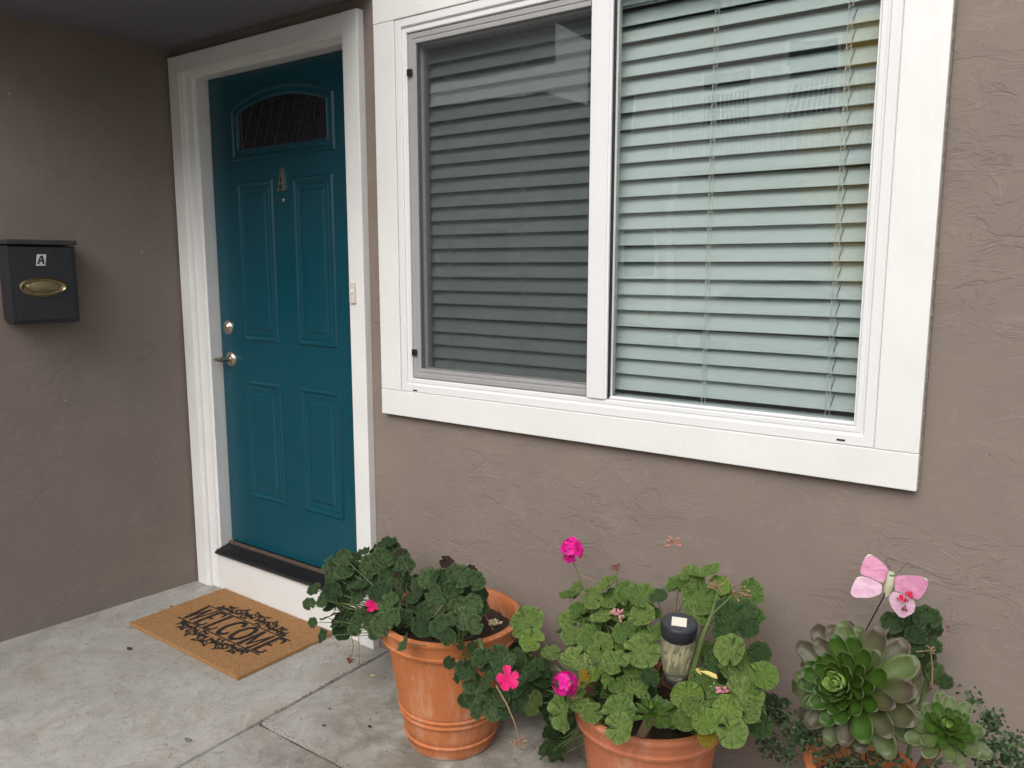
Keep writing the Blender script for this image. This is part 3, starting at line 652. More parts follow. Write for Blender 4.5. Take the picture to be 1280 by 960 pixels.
# ------------------------------------------------------------------ plant parts
def add_attr(me, name, vals):
    a = me.attributes.new(name, 'FLOAT', 'POINT'); a.data.foreach_set('value', vals)
def geranium_leaf(seed, mat):
    rnd = random.Random(seed); n = 35; rings = [.0, .30, .62, .88, 1.0]; vs = [(0, 0, 0)]; rad = [0]; ang = [0]
    lob = rnd.choice((7, 7, 6)); ph = rnd.random() * .2; wav = rnd.uniform(.05, .11)
    for r in rings[1:]:
        for k in range(n):
            th = 2 * PI * k / n + PI / 2     # sinus at +y
            d = abs(((th - PI / 2 + PI) % (2 * PI)) - PI)          # angle from sinus
            sc = 1 - .55 * math.exp(-(d / .13) ** 2) if r > .3 else 1 - .25 * math.exp(-(d / .4) ** 2)
            sc *= 1 + (.075 * abs(math.cos(lob * (th - PI / 2) / 2 + PI / 2)) - .03 + rnd.uniform(-.018, .018)) * (r ** 2)
            x, y = r * sc * math.cos(th), r * sc * math.sin(th)
            z = .34 * r * r - .16 * r + wav * 1.2 * r * r * math.sin(lob * th + ph) + (.13 * math.sin(2 * th + seed)) * r * r - .05 * r * abs(math.sin(lob * (th - PI / 2) / 2))
            vs.append((x, y, z)); rad.append(r); ang.append(th)
    fs = [(0, 1 + k, 1 + (k + 1) % n) for k in range(n)]
    for i in range(len(rings) - 2):
        for k in range(n): a = 1 + i * n; fs.append((a + k, a + n + k, a + n + (k + 1) % n, a + (k + 1) % n))
    me = bpy.data.meshes.new('leaf'); me.from_pydata(vs, [], fs); add_attr(me, 'rad', rad); add_attr(me, 'ang', ang)
    me.materials.append(mat); me.polygons.foreach_set('use_smooth', [True] * len(fs)); me.update(); return me
LEAFS = {k: [geranium_leaf(i * 7 + j, mt) for i in range(5)] for j, (k, mt) in enumerate((('m', MIDG), ('d', DARKG), ('g', GREEN), ('l', LIME), ('y', YELL), ('p', PURP)))}
def orient(n, up_hint):
    n = n.normalized(); y = (up_hint - n * up_hint.dot(n))
    if y.length < 1e-4: y = Vector((1, 0, 0)) - n * n.x
    y.normalize(); x = y.cross(n)
    return Matrix(((x.x, y.x, n.x), (x.y, y.y, n.y), (x.z, y.z, n.z)))
class Plant:
    def __init__(s, name, loc, label, cat, seed, base):
        s.root = tag(empty(name, loc), label, cat); s.r = random.Random(seed); s.pet = MB(); s.base = [Vector(b) for b in base]; s.pts = []; s.k = 1.04
    def leaf(s, p, R, kind='g', n=None, flat=None):
        r = s.r; p = Vector(p)
        view = (CAM_P - p).normalized()
        if n is None:
            n = Vector((0, 0, 1)) * r.uniform(.3, .9) + view * r.uniform(.6, 1.3) + Vector((r.gauss(0, .55), r.gauss(0, .3), r.gauss(0, .35)))
            cen = s.cen; n += (p - cen).normalized() * .55
        b = min(s.base, key=lambda q: (q - p).length); back = (b - p)
        M3 = orient(n, back + Vector((r.gauss(0, .1), r.gauss(0, .1), 0)))
        R *= s.k; M4 = Matrix.Translation(p) @ (M3 @ Matrix.Rotation(r.gauss(0, .5), 3, 'Z')).to_4x4() @ Matrix.Diagonal((R * r.uniform(.84, 1.12), R * r.uniform(.84, 1.08), R * r.uniform(.7, 1.4), 1))
        link('leaf', r.choice(LEAFS[kind]), None, s.root, M4)
        mid = (p + b) / 2 + Vector((r.gauss(0, .015), r.gauss(0, .015), -.01)) - n.normalized() * .02
        s.pet.tube([p - M3 @ Vector((0, 0, .002)), p - n.normalized() * .014 + back * .08, mid, b + Vector((r.gauss(0, .01), r.gauss(0, .01), 0))], [.0011, .0012, .0014, .0018], 5, False)
    def finish(s): tag(s.pet.build('stalks', STEM, s.root, True), kind='stuff')
    def branch(s, pts, r, name='stem', mat=None):
        return MB().tube(pts, r, 7).build(name, mat or STEM, s.root, True)

def petal_verts(m, c, d, up, L_, W_):
    s_ = d.cross(up).normalized(); P = [c, c + d * L_ * .45 + s_ * W_ * .42 + up * L_ * .10, c + d * L_ * .85 + s_ * W_ * .48 + up * L_ * .10, c + d * L_ + up * L_ * .02, c + d * L_ * .85 - s_ * W_ * .48 + up * L_ * .10, c + d * L_ * .45 - s_ * W_ * .42 + up * L_ * .10, c + d * L_ * .6 + up * L_ * .04]
    m.add(P, [(0, 1, 6), (1, 2, 6), (2, 3, 6), (3, 4, 6), (4, 5, 6), (5, 0, 6)])
def floret(m, c, n, R, rnd):
    M3 = orient(n, Vector((0.1, 0.2, 1))); a0 = rnd.random() * 6
    for k in range(5):
        a = a0 + k * 2 * PI / 5; d = M3 @ Vector((math.cos(a), math.sin(a), .15)); petal_verts(m, c, d.normalized(), n.normalized(), R * rnd.uniform(.85, 1.1), R * rnd.uniform(.62, .85))
def flower(root, p, R, mat, nf=14, seed=0, name='flower', fr=.42, squash=1):
    rnd = random.Random(seed); m = MB(); view = (CAM_P - p).normalized()
    for k in range(nf):
        z = 1 - 1.5 * (k + .5) / nf; a = k * 2.4; q = math.sqrt(max(0, 1 - z * z)); M3 = orient(view * .6 + Vector((0, 0, .7)), Vector((1, 0, 0)))
        n = (M3 @ Vector((q * math.cos(a), q * math.sin(a), z))).normalized()
        if nf == 1: n = view + Vector((0, 0, .3)); n.normalize()
        n = (n + Vector((rnd.gauss(0, .3), rnd.gauss(0, .3), rnd.gauss(0, .3)))).normalized() if nf > 1 else n
        floret(m, p + (n if nf > 1 else n * 0) * R * rnd.uniform(.35, .9), n, R * (fr if nf > 1 else 1), rnd)
    if nf > 1: floret(m, p + view * R * .75, view, R * fr, rnd); floret(m, p + (view + Vector((0, 0, 1))) * R * .45, (view + Vector((0, 0, 1))).normalized(), R * fr, rnd)
    return m.build(name, mat, root)
def buds(root, p, R, mat, n=14, seed=0, name='bud_cluster', up=Vector((0, 0, 1))):
    rnd = random.Random(seed); m = MB()
    for k in range(n):
        d = Vector((rnd.gauss(0, 1), rnd.gauss(0, 1), rnd.gauss(0, 1))).normalized() + up * .5; d.normalize(); q = p + d * R * rnd.uniform(.55, 1)
        l = R * rnd.uniform(.25, .45); m.tube([q - d * l * .5, q, q + d * l * .5], [R * .07, R * .17, R * .05], 6); m.tube([p, q - d * l * .4], R * .05, 4, False)
    return m.build(name, mat, root, True)

# ------------------------------------------------------------------ pots
def pot(loc, rb, rt, h, mat, label, cat='flower pot', tilt=None, soil=.055):
    root = tag(empty('terracotta_pot', loc), label, cat, 'terracotta flower pots along the wall'); m = MB()
    def rr(t): return rb + (rt * .925 - rb) * t ** .92
    pr = [(0, .004), (rb - .012, .004), (rb - .006, 0), (rb, .006), (rb + .003, .016)]
    for k in range(1, 15):
        t = k / 14 * (1 - .15); z = h * t
        pr.append((rr(t), max(z, .017)))
    out = []
    for r_, z in pr: out.append((r_, z))
    # raised double rings low on the body
    for zc in (.115 * h, .29 * h, .335 * h):
        out += [(rr(zc / h) + .0003, zc - .006), (rr(zc / h) + .0042, zc - .003), (rr(zc / h) + .0045, zc), (rr(zc / h) - .0012, zc + .004), (rr((zc + .007) / h) + .0002, zc + .007)]
    out = sorted(set(out[4:]), key=lambda q: q[1]); out = pr[:4] + out
    z1 = h * .85
    out += [(rr(.85) + .004, z1 + .001), (rt * .955, z1 + .003), (rt * .965, z1 + .010), (rt * .95, z1 + .014), (rt * .952, z1 + .018), (rt * .975, h - .020), (rt * .985, h - .014), (rt, h - .010), (rt, h - .003), (rt - .004, h),
            (rt - .018, h), (rt - .022, h - .004), (rt - .026, h - .05), (rt - .035, h - soil - .02), (.002, h - soil - .02)]
    m.lathe(out, (0, 0, 0), 64); me = m.mesh('body', mat, True)
    link('body', me, None, root, Matrix.Translation(loc))
    rnd = random.Random(int(rt * 1000)); s_ = MB(); ns = 20; R_ = rt - .03; vs = []; fs = []
    for i in range(ns + 1):
        for j in range(ns + 1):
            a, b = (i / ns * 2 - 1), (j / ns * 2 - 1); k = R_ / max(1e-6, math.hypot(a, b)) * max(abs(a), abs(b)) if (a or b) else 0
            vs.append((loc[0] + a * k, loc[1] + b * k, loc[2] + h - soil + rnd.uniform(-.005, .006) + .012 * math.sin(i * .9) * math.sin(j * 1.1)))
    for i in range(ns):
        for j in range(ns): q = i * (ns + 1) + j; fs.append((q, q + 1, q + ns + 2, q + ns + 1))
    s_.add(vs, fs).build('soil', SOIL, root, True)
    return root
P1 = Vector((1.585, -.262, FL)); H1 = .405
pot(P1, .133, .218, H1, TERRA, 'large orange terracotta pot nearest the door, pale lime line at its foot')
P2 = Vector((2.262, -.290, FL)); H2 = .365
pot(P2, .125, .196, H2, TERRA2, 'weathered terracotta pot below the window holding the solar light')
P3 = Vector((2.752, -.212, FL)); H3 = .33
pot(P3, .085, .126, H3, TERRA, 'terracotta pot at right almost hidden under the big succulent rosettes')

# ------------------------------------------------------------------ geranium in the first pot
def zc(X, Y, s, ox, oy): return ox + X / s, oy + Y / s
g1 = Plant('geranium', P1 + Vector((0, 0, H1)), 'dark green geranium sprawling from the big pot beside the door', 'plant', 11, [P1 + Vector((-.06, -.02, H1 - .02)), P1 + Vector((0.02, -.06, H1 - .01)), P1 + Vector((.12, -.10, H1 - .03))])
g1.k = .94; g1.cen = P1 + Vector((-.02, 0, H1 + .03))
L1 = [(155,175,25),(210,170,35),(285,150,25),(360,115,30),(365,170,45),(440,205,45),(215,215,45),(285,215,40),(195,270,35),(250,270,35),(170,300,40),(215,330,40),(290,270,40),(340,240,50),(380,240,50),(100,290,30),(80,345,25),(150,395,30),(205,440,40),(130,465,30),(95,415,22),(265,400,40),(355,420,45),(385,350,50),(345,300,45),(440,260,50),(480,340,45),(430,400,40),(480,310,40),(545,305,35),(580,260,45),(530,250,45),(640,240,50),(700,260,45),(620,320,50),(690,350,50),(580,430,50),(660,400,55),(520,370,40),(440,490,40),(390,400,40),(500,430,40),(700,420,35),(560,350,40),(620,290,45),(640,360,40),(310,200,40),(250,180,35),(400,150,35),(420,320,45),(330,350,40),(240,230,35),(180,240,35),(265,320,40),(400,290,45),(310,400,40),(540,410,40),(600,470,35),(500,270,40),(660,300,45),(330,140,30),(395,190,45),(385,120,30),(425,170,38),(330,450,35),(360,380,45),(150,210,30),(135,330,32),(180,350,35),(230,395,38)]
for X, Y, R_ in L1:
    px, py = zc(X, Y, 3, 360, 640)
    yy = -.20 - .30 * max(0, (Y - 120) / 380) + g1.r.gauss(0, .025)
    if X < 250: yy = -.30 + g1.r.gauss(0, .03)
    p = at(px, py, yy); g1.leaf(p, R_ / 3 * depth(p) / FPX * 1.06, 'd')
for i in range(70):     # inner and rear leaves
    X, Y = g1.r.uniform(150, 720), g1.r.uniform(190, 440)
    if Y < 120 + abs(X - 420) * .25 + (70 if X > 480 else 0): continue
    px, py = zc(X, Y, 3, 360, 640); p = at(px, py, -.14 - .22 * max(0, (Y - 120) / 380) + g1.r.gauss(0, .02)); g1.leaf(p, g1.r.uniform(.026, .036), 'd')
for X, Y, R_ in [(605,565,28),(665,590,45),(730,550,45),(790,540,45),(860,555,40),(700,600,30),(745,640,40),(700,680,50),(770,745,45),(715,740,40),(860,700,45),(870,620,35),(665,705,32),(740,690,40),(800,690,38),(790,600,40),(835,560,35),(820,740,36),(690,640,40),(760,590,40),(640,620,26),(850,660,40),(735,710,40)]:
    px, py = zc(X, Y, 3, 360, 640); p = at(px, py, -.50 + g1.r.gauss(0, .02)); g1.leaf(p, R_ / 3 * depth(p) / FPX * 1.05, 'd', n=Vector((g1.r.gauss(.15, .35), -.9 + g1.r.gauss(0, .2), g1.r.uniform(.1, .9))))
for X, Y, R_ in ((420, 150, 16), (250, 455, 16), (410, 235, 15)):
    px, py = zc(X, Y, 3, 360, 640); p = at(px, py, -.33); g1.leaf(p, R_ / 3 * depth(p) / FPX, 'p')
for X, Y, R_ in ((595,190,32), (690,215,20), (650,500,22), (690,505,22)):
    px, py = zc(X, Y, 3, 360, 640); p = at(px, py, -.30 if Y < 300 else -.44); g1.leaf(p, R_ / 3 * depth(p) / FPX, 'p' if Y < 300 else 'd')
def A1(X, Y, y): return at(*zc(X, Y, 3, 360, 640), y)
g1.branch([P1 + Vector((.10, -.08, H1 - .06)), A1(720, 480, -.42), A1(740, 560, -.49), A1(750, 650, -.48)], [.006, .006, .005, .003])
g1.branch([P1 + Vector((-.05, 0, H1 - .06)), A1(330, 420, -.34), A1(250, 350, -.31), A1(110, 330, -.30)], [.006, .005, .004, .002])
g1.branch([P1 + Vector((-.03, 0, H1 - .06)), A1(380, 330, -.25), A1(360, 200, -.21)], [.006, .005, .003])
g1.branch([P1 + Vector((.05, -.02, H1 - .06)), A1(540, 430, -.31), A1(600, 260, -.24)], [.006, .005, .003])
g1.branch([A1(545, 395, -.40), A1(580, 350, -.42)], .002, 'dry_stalk', DRY)
g1.branch([A1(780, 650, -.52), A1(820, 720, -.53), A1(850, 790, -.53), A1(862, 840, -.53)], [.0022, .0022, .0018, .0015], 'dry_stalk', DRY)
buds(g1.root, A1(865, 858, -.53), .022, DRY, 16, 5, 'withered_flower', Vector((0, 0, -1)))
g1.branch([A1(235, 450, -.32), A1(245, 500, -.32), A1(238, 545, -.32)], .0015, 'dry_stalk', DRY); buds(g1.root, A1(238, 552, -.32), .018, DRYRED, 14, 6, 'withered_flower', Vector((0, 0, -1)))
g1.branch([A1(265, 460, -.33), A1(268, 570, -.33)], .0012, 'dry_stalk', DRY)
g1.branch([A1(725, 350, -.22), A1(745, 400, -.26), A1(770, 440, -.30)], .002, 'dry_stalk', DRY); buds(g1.root, A1(775, 425, -.30), .025, simple('dry_straw', (.42, .34, .20), .8, var=.3), 12, 8, 'withered_flower')
flower(g1.root, A1(322, 345, -.42), .026, HOTPINK, 1, 3); flower(g1.root, A1(312, 352, -.415), .018, HOTPINK, 1, 5); flower(g1.root, A1(828, 628, -.56), .031, HOTPINK, 1, 8); flower(g1.root, A1(815, 638, -.555), .02, HOTPINK, 1, 9)
g1.finish()

# ------------------------------------------------------------------ geranium in the second pot
g2 = Plant('geranium', P2 + Vector((0, 0, H2)), 'bright green bushy geranium with magenta flowers in the pot with the solar light', 'plant', 22, [P2 + Vector((-.08, 0, H2 - .02)), P2 + Vector((0.0, -.04, H2 - .01)), P2 + Vector((.10, 0, H2 - .03)), P2 + Vector((-.02, .08, H2))])
g2.cen = P2 + Vector((0, .03, H2 + .03))
L2 = [(60,380,62,'g'),(80,450,48,'l'),(40,545,55,'m'),(95,570,45,'m'),(130,640,45,'m'),(90,700,45,'g'),(155,500,40,'g'),(30,480,40,'m'),(120,600,45,'m'),(60,620,45,'m'),(150,700,45,'m'),(140,560,40,'m'),
(385,225,55,'g'),(365,350,60,'g'),(440,330,60,'l'),(515,270,60,'g'),(520,350,50,'g'),(585,275,40,'m'),(560,345,40,'g'),(310,440,50,'g'),(270,330,40,'g'),(320,280,42,'g'),(235,430,40,'g'),(250,530,60,'g'),(365,450,38,'g'),(385,480,25,'l'),(435,480,25,'l'),(415,540,60,'g'),(520,495,68,'g'),(570,420,45,'g'),(320,600,55,'l'),(415,630,30,'g'),(380,615,30,'l'),(480,640,60,'g'),(428,735,62,'g'),(320,740,42,'g'),(200,740,68,'g'),(265,690,50,'g'),(430,800,55,'g'),(400,280,50,'g'),(460,260,50,'g'),(340,510,45,'g'),(450,420,45,'g'),(490,560,40,'g'),(250,370,36,'g'),
(665,235,52,'g'),(770,180,60,'l'),(755,285,65,'g'),(740,345,55,'g'),(870,350,70,'m'),(855,425,65,'m'),(875,490,60,'g'),(930,530,50,'g'),(890,585,62,'g'),(1005,590,55,'l'),(990,500,45,'m'),(925,670,70,'g'),(860,730,55,'l'),(700,670,60,'l'),(760,620,55,'g'),(770,770,50,'l'),(690,770,45,'g'),(880,815,60,'g'),(950,740,40,'g'),(810,530,45,'m'),(550,600,36,'m'),(780,835,42,'y'),(290,590,24,'y'),(515,410,28,'g'),(800,640,40,'g'),(830,230,40,'l'),(720,200,45,'g'),(940,400,45,'m'),(960,620,45,'g'),(830,680,45,'g'),(740,720,45,'g')]
for X, Y, R_, k in L2:
    px, py = zc(X, Y, 3.2, 640, 660)
    yy = -.17 - .33 * max(0, (Y - 170) / 600) + g2.r.gauss(0, .015)
    if X < 160: yy = -.20 - .12 * (Y - 350) / 400 + g2.r.gauss(0, .02)
    p = at(px, py, yy); g2.leaf(p, R_ / 3.2 * depth(p) / FPX * 1.02, k)
for i in range(95):
    X, Y = g2.r.uniform(190, 1000), g2.r.uniform(240, 790)
    if 560 < X < 770 and Y < 720: continue
    px, py = zc(X, Y, 3.2, 640, 660); p = at(px, py, -.12 - .28 * max(0, (Y - 170) / 600) + g2.r.gauss(0, .015)); g2.leaf(p, g2.r.uniform(.024, .034), g2.r.choice('mmgg'))
for i in range(26):     # trailing down the left side of the pot
    X, Y = g2.r.gauss(165, 28), g2.r.uniform(700, 930)
    px, py = zc(X, Y, 3.2, 640, 660); p = at(px, py, -.24 + g2.r.gauss(0, .03)); g2.leaf(p, g2.r.uniform(.014, .024), 'm')
def A2(X, Y, y): return at(*zc(X, Y, 3.2, 640, 660), y)
g2.branch([P2 + Vector((-.09, 0, H2 - .05)), A2(300, 500, -.24), A2(290, 380, -.20), A2(300, 260, -.19)], [.006, .005, .004, .002])
g2.branch([P2 + Vector((.08, 0, H2 - .05)), A2(720, 590, -.36), A2(760, 440, -.34), A2(800, 340, -.33), A2(825, 250, -.32)], [.008, .007, .005, .0035, .002])
g2.branch([A2(800, 345, -.33), A2(850, 300, -.32), A2(880, 270, -.32)], [.0025, .002, .0015])
g2.branch([P2 + Vector((.04, .05, H2 - .04)), A2(700, 330, -.15), A2(770, 230, -.15)], [.006, .004, .002])
g2.branch([P2 + Vector((.10, .02, H2 - .04)), A2(900, 620, -.30), A2(960, 560, -.27)], [.006, .005, .002])
g2.branch([P2 + Vector((-.12, -.05, H2 - .04)), A2(180, 560, -.24), A2(100, 500, -.22)], [.006, .004, .002])
g2.branch([P2 + Vector((-.15, -.02, H2 - .03)), A2(170, 760, -.25), A2(165, 920, -.25)], [.004, .003, .002])
g2.branch([A2(295, 270, -.19), A2(275, 210, -.20), A2(240, 125, -.21)], [.0018, .0018, .0015], 'flower_stalk'); flower(g2.root, A2(235, 88, -.21), .034, MAGENTA, 22, 1, fr=.50)
g2.branch([A2(268, 185, -.20), A2(340, 215, -.19)], .0016, 'dry_stalk', DRY)
g2.branch([A2(422, 240, -.18), A2(418, 160, -.18)], .0018, 'dry_stalk', DRY); buds(g2.root, A2(416, 150, -.18), .016, DRYRED, 12, 2, 'withered_flower')
g2.branch([A2(703, 260, -.14), A2(680, 170, -.14), A2(655, 85, -.14)], .0015, 'dry_stalk', DRY); buds(g2.root, A2(645, 62, -.14), .026, simple('withered_pink', (.45, .20, .15), .8, var=.4, vs=60), 13, 3, 'withered_flower')
buds(g2.root, A2(815, 240, -.32), .020, DRY, 14, 4, 'withered_flower'); 
m = MB(); hub = A2(880, 265, -.32); rnd = random.Random(6)
for k in range(11):
    q = hub + Vector((rnd.uniform(-.01, .05), rnd.uniform(-.01, .01), rnd.uniform(-.015, .030))); m.tube([hub, (hub + q) / 2 + Vector((0, 0, .004)), q], .0007, 4); m.tube([q, q + Vector((.003, 0, -.003))], .0026, 6)
m.build('withered_flower', DRY, g2.root)
buds(g2.root, A2(938, 272, -.32), .010, DRYRED, 8, 12, 'withered_flower'); buds(g2.root, A2(985, 455, -.22), .012, DRY, 9, 13, 'withered_flower')
buds(g2.root, A2(425, 350, -.30), .020, PALEPINK, 12, 5); buds(g2.root, A2(405, 345, -.30), .014, BUDG, 9, 15); g2.branch([A2(460, 380, -.27), A2(478, 430, -.25)], .0015, 'flower_stalk', DRY)
flower(g2.root, A2(210, 625, -.46), .030, MAGENTA, 20, 4, fr=.50); buds(g2.root, A2(250, 660, -.44), .020, DRY, 12, 7, 'withered_flower')
buds(g2.root, A2(842, 660, -.46), .021, PALEPINK, 14, 8); buds(g2.root, A2(812, 640, -.46), .012, BUDG, 8, 16); buds(g2.root, A2(305, 520, -.36), .015, BUDG, 10, 17)
m = MB(); petal_verts(m, A2(745, 570, -.44), (A2(810, 600, -.44) - A2(745, 570, -.44)).normalized(), Vector((0, 0, 1)), .045, .02); petal_verts(m, A2(760, 590, -.44), Vector((-.4, -.3, .8)).normalized(), Vector((0, -1, 0)), .022, .01)
m.build('leaf', simple('pale_yellow_leaf', (.62, .50, .16), .6), g2.root)
g2.finish()

# ------------------------------------------------------------------ rosettes
def rosette_leaf(wid, mat, thick=.05, tip=.16, name='leaf'):
    vs = []; rad = []; edg = []; nl = 9; nw = 7
    prof = [.26, .27, .32, .44, .62, .82, .97, 1.0, .80, .42]; nl = len(prof)
    for side in (1, -1):
        for i in range(nl):
            t = i / (nl - 1); x = t if i < nl - 1 else 1.0; wv = prof[i] * wid / 2
            for j in range(nw):
                s_ = j / (nw - 1) * 2 - 1; th = thick * (1 - s_ * s_) ** .6 * (1 - .6 * t) * .5 + .003
                z = .10 * s_ * s_ * prof[i] + .22 * t * t - .08 * t + (tip * .25 if i == nl - 1 else 0) + side * th * (.5 if i in (0, nl - 1) else 1)
                vs.append((x - (.03 * s_ * s_ if i > nl - 4 else 0), wv * s_, z)); rad.append(t); edg.append(max(abs(s_), 0 if t < .93 else 1.0) if t > .3 else 0)
    fs = []; q = nl * nw
    for i in range(nl - 1):
        for j in range(nw - 1):
            a = i * nw + j; fs.append((a, a + 1, a + nw + 1, a + nw)); fs.append((q + a, q + a + nw, q + a + nw + 1, q + a + 1))
    for i in range(nl - 1):
        for j in (0, nw - 1): a = i * nw + j; fs.append((a, a + nw, q + a + nw, q + a))
    for j in range(nw - 1): a = (nl - 1) * nw + j; fs.append((a, a + 1, q + a + 1, q + a))
    me = bpy.data.meshes.new(name); me.from_pydata(vs, [], fs); add_attr(me, 'rad', rad); add_attr(me, 'ang', edg); me.materials.append(mat)
    bm = bmesh.new(); bm.from_mesh(me); bmesh.ops.recalc_face_normals(bm, faces=bm.faces); bm.to_mesh(me); bm.free()
    me.polygons.foreach_set('use_smooth', [True] * len(me.polygons)); me.update(); return me
def rosette(name, p, axis, R, n, mats, wid, label, seed, stem_to, spread=1.0, el0=82, el1=-12, cone=.35):
    rnd = random.Random(seed); root = tag(empty(name, stem_to), label, 'succulent'); axis = axis.normalized(); B = orient(axis, Vector((0, 0, 1)))
    mss = [rosette_leaf(wid, m_) for m_ in mats]
    for i in range(n):
        t = i / (n - 1); phi = i * 2.39996 + rnd.gauss(0, .06); ln = R * (.13 + .87 * min(1, t ** .75 * 1.02)) * rnd.uniform(.86, 1.10)
        el = math.radians(el0 + (el1 - el0) * t ** .8) + rnd.gauss(0, .05)
        d = Vector((math.cos(phi) * math.cos(el), math.sin(phi) * math.cos(el), math.sin(el))); nrm = Vector((-math.cos(phi) * math.sin(el), -math.sin(phi) * math.sin(el), math.cos(el)))
        s_ = nrm.cross(d)
        M3 = B @ Matrix(((d.x, s_.x, nrm.x), (d.y, s_.y, nrm.y), (d.z, s_.z, nrm.z)))
        base = p + B @ Vector((math.cos(phi) * R * .04 * t, math.sin(phi) * R * .04 * t, R * cone * (1 - t) ** 1.2 - R * .10 * t))
        k = 0 if t < .20 else (1 if t < .66 else (2 if (rnd.random() < (.55 if len(mss) > 3 else 1)) else 3))
        sc = ln
        link('leaf', mss[min(k, len(mss) - 1)], None, root, Matrix.Translation(base) @ M3.to_4x4() @ Matrix.Diagonal((sc, sc * rnd.uniform(.92, 1.1) * (1.25 if t < .3 else 1), sc * (1.3 - .3 * t), 1)))
    b = Vector(stem_to); MB().tube([b, b + (p - b) * .5 - axis * .03, p - axis * R * .1], [.012, .011, .012], 9).build('stem', simple('woody_stem', (.16, .10, .06), .9, bump=.003, bs=80), root, True)
    return root
pr = at(1066, 858, -.34); pview = (CAM_P - pr).normalized()
right_ = CAM_R @ Vector((1, 0, 0)); up_ = CAM_R @ Vector((0, 1, 0))
rosette('aeonium', pr, pview - right_ * .55 + up_ * .10, .139, 84, (ROS_C, ROS_M, ROS_O, ROS_S), .40, 'largest green succulent rosette with mauve tinged outer leaves under the pink butterfly', 31, P3 + Vector((-.02, 0, H3 - .08)), cone=.48, el1=-24)
pr2 = at(1182, 914, -.36); rosette('aeonium', pr2, pview * 1.0 + right_ * .10 + up_ * .45, .075, 48, (ROS_C, ROS_M, ROS_S), .42, 'smaller green succulent rosette low at right beside the largest one', 32, P3 + Vector((.07, 0, H3 - .08)))
pr3 = at(815, 892, -.50); rosette('aeonium', pr3, Vector((0, -.25, 1)) + (CAM_P - pr3).normalized() * .4, .052, 40, (ROS_C, ROS_M, ROS_M), .26, 'tiny narrow leaved rosette at the front rim of the pot with solar light', 33, P2 + Vector((.0, -.12, H2 - .07)), el1=0)

# small dark geranium behind the rosettes
g3 = Plant('geranium', P3 + Vector((.06, .09, H3)), 'small dark geranium with one red flower rising behind the largest rosette', 'plant', 41, [P3 + Vector((.07, .09, H3 - .02)), P3 + Vector((.05, .08, H3 + .08))])
def A3(X, Y, y): return at(*zc(X, Y, 3.2, 940, 660), y)
g3.cen = A3(670, 520, -.05)
for X, Y, R_ in [(560,380,40),(630,375,40),(700,360,50),(680,400,35),(610,430,50),(730,420,40),(700,520,35),(730,580,40),(770,620,35),(655,430,40),(590,400,36),(660,480,36),(720,470,34),(700,570,32),(750,600,30),(570,440,32),(640,520,34),(725,375,36)]:
    p = A3(X, Y, -.13 + g3.r.gauss(0, .02)); g3.leaf(p, R_ / 3.2 * depth(p) / FPX, 'd')
g3.branch([P3 + Vector((.07, .09, H3 - .06)), A3(700, 600, -.11), A3(670, 480, -.12), A3(640, 400, -.13)], [.005, .004, .003, .002])
g3.branch([A3(630, 370, -.16), A3(622, 285, -.212)], .0012, 'flower_stalk'); flower(g3.root, A3(598, 283, -.215), .012, REDP, 5, 3); flower(g3.root, A3(632, 270, -.215), .012, REDP, 5, 4); buds(g3.root, A3(615, 328, -.212), .011, DRYRED, 10, 4, 'withered_flower')
g3.branch([A3(655, 495, -.18), A3(715, 490, -.17), A3(722, 560, -.17), A3(720, 640, -.18)], .0013, 'dry_stalk', DRY); buds(g3.root, A3(716, 488, -.17), .010, DRY, 10, 5, 'withered_flower'); buds(g3.root, A3(718, 642, -.18), .008, DRYRED, 8, 6, 'withered_flower')
g3.branch([A3(760, 420, -.12), A3(775, 430, -.12), A3(772, 490, -.12)], .001, 'dry_stalk', DRY); buds(g3.root, A3(785, 402, -.12), .010, DRYRED, 8, 7, 'withered_flower')
g3.finish()

# ------------------------------------------------------------------ trailing small-leaved creepers
def creeper(label, strands, seed, nper, base, mat, dens=1.0):
    rnd = random.Random(seed); root = tag(empty('trailing_creeper', base), label, 'plant'); m = MB(); s_ = MB()
    for st in strands:
        pts = [A3(X, Y, y) for X, Y, y in st]; s_.tube(pts, .0014, 5)
        for i in range(nper):
            t = rnd.random() * (len(pts) - 1); k = int(t); q = pts[k].lerp(pts[min(k + 1, len(pts) - 1)], t - k) + Vector((rnd.gauss(0, .011), rnd.gauss(0, .011), rnd.gauss(0, .010)))
            d = Vector((rnd.gauss(0, 1), rnd.gauss(-.2, 1), rnd.gauss(0.1, .8))).normalized(); n_ = (Vector((rnd.gauss(0, .5), -.7, .8))).normalized(); petal_verts(m, q, d, n_, rnd.uniform(.006, .013), rnd.uniform(.006, .011))
    s_.build('stem', STEM, root, True); tag(m.build('foliage', mat, root), kind='stuff'); return root
CRP = simple('creeper_leaf', (.028, .058, .018), .5, var=.55, vs=50)
creeper('small leaved dark creeper hanging between the second pot and the largest rosette', [[(20, 790, -.25), (80, 780, -.28), (180, 800, -.30), (250, 800, -.30)], [(60, 790, -.28), (70, 860, -.28), (130, 930, -.28)], [(150, 800, -.3), (155, 870, -.3), (140, 950, -.3)], [(180, 800, -.3), (200, 860, -.3)], [(230, 790, -.3), (215, 850, -.3)], [(100, 720, -.26), (170, 760, -.28), (260, 830, -.3)], [(40, 700, -.24), (110, 760, -.26)], [(60, 820, -.27), (60, 900, -.27)], [(230, 840, -.30), (320, 880, -.32), (420, 930, -.32)], [(210, 820, -.30), (260, 880, -.30), (330, 955, -.30)], [(300, 860, -.30), (480, 900, -.30), (620, 940, -.30)]], 51, 60, P3 + Vector((-.12, 0, H3)), CRP)
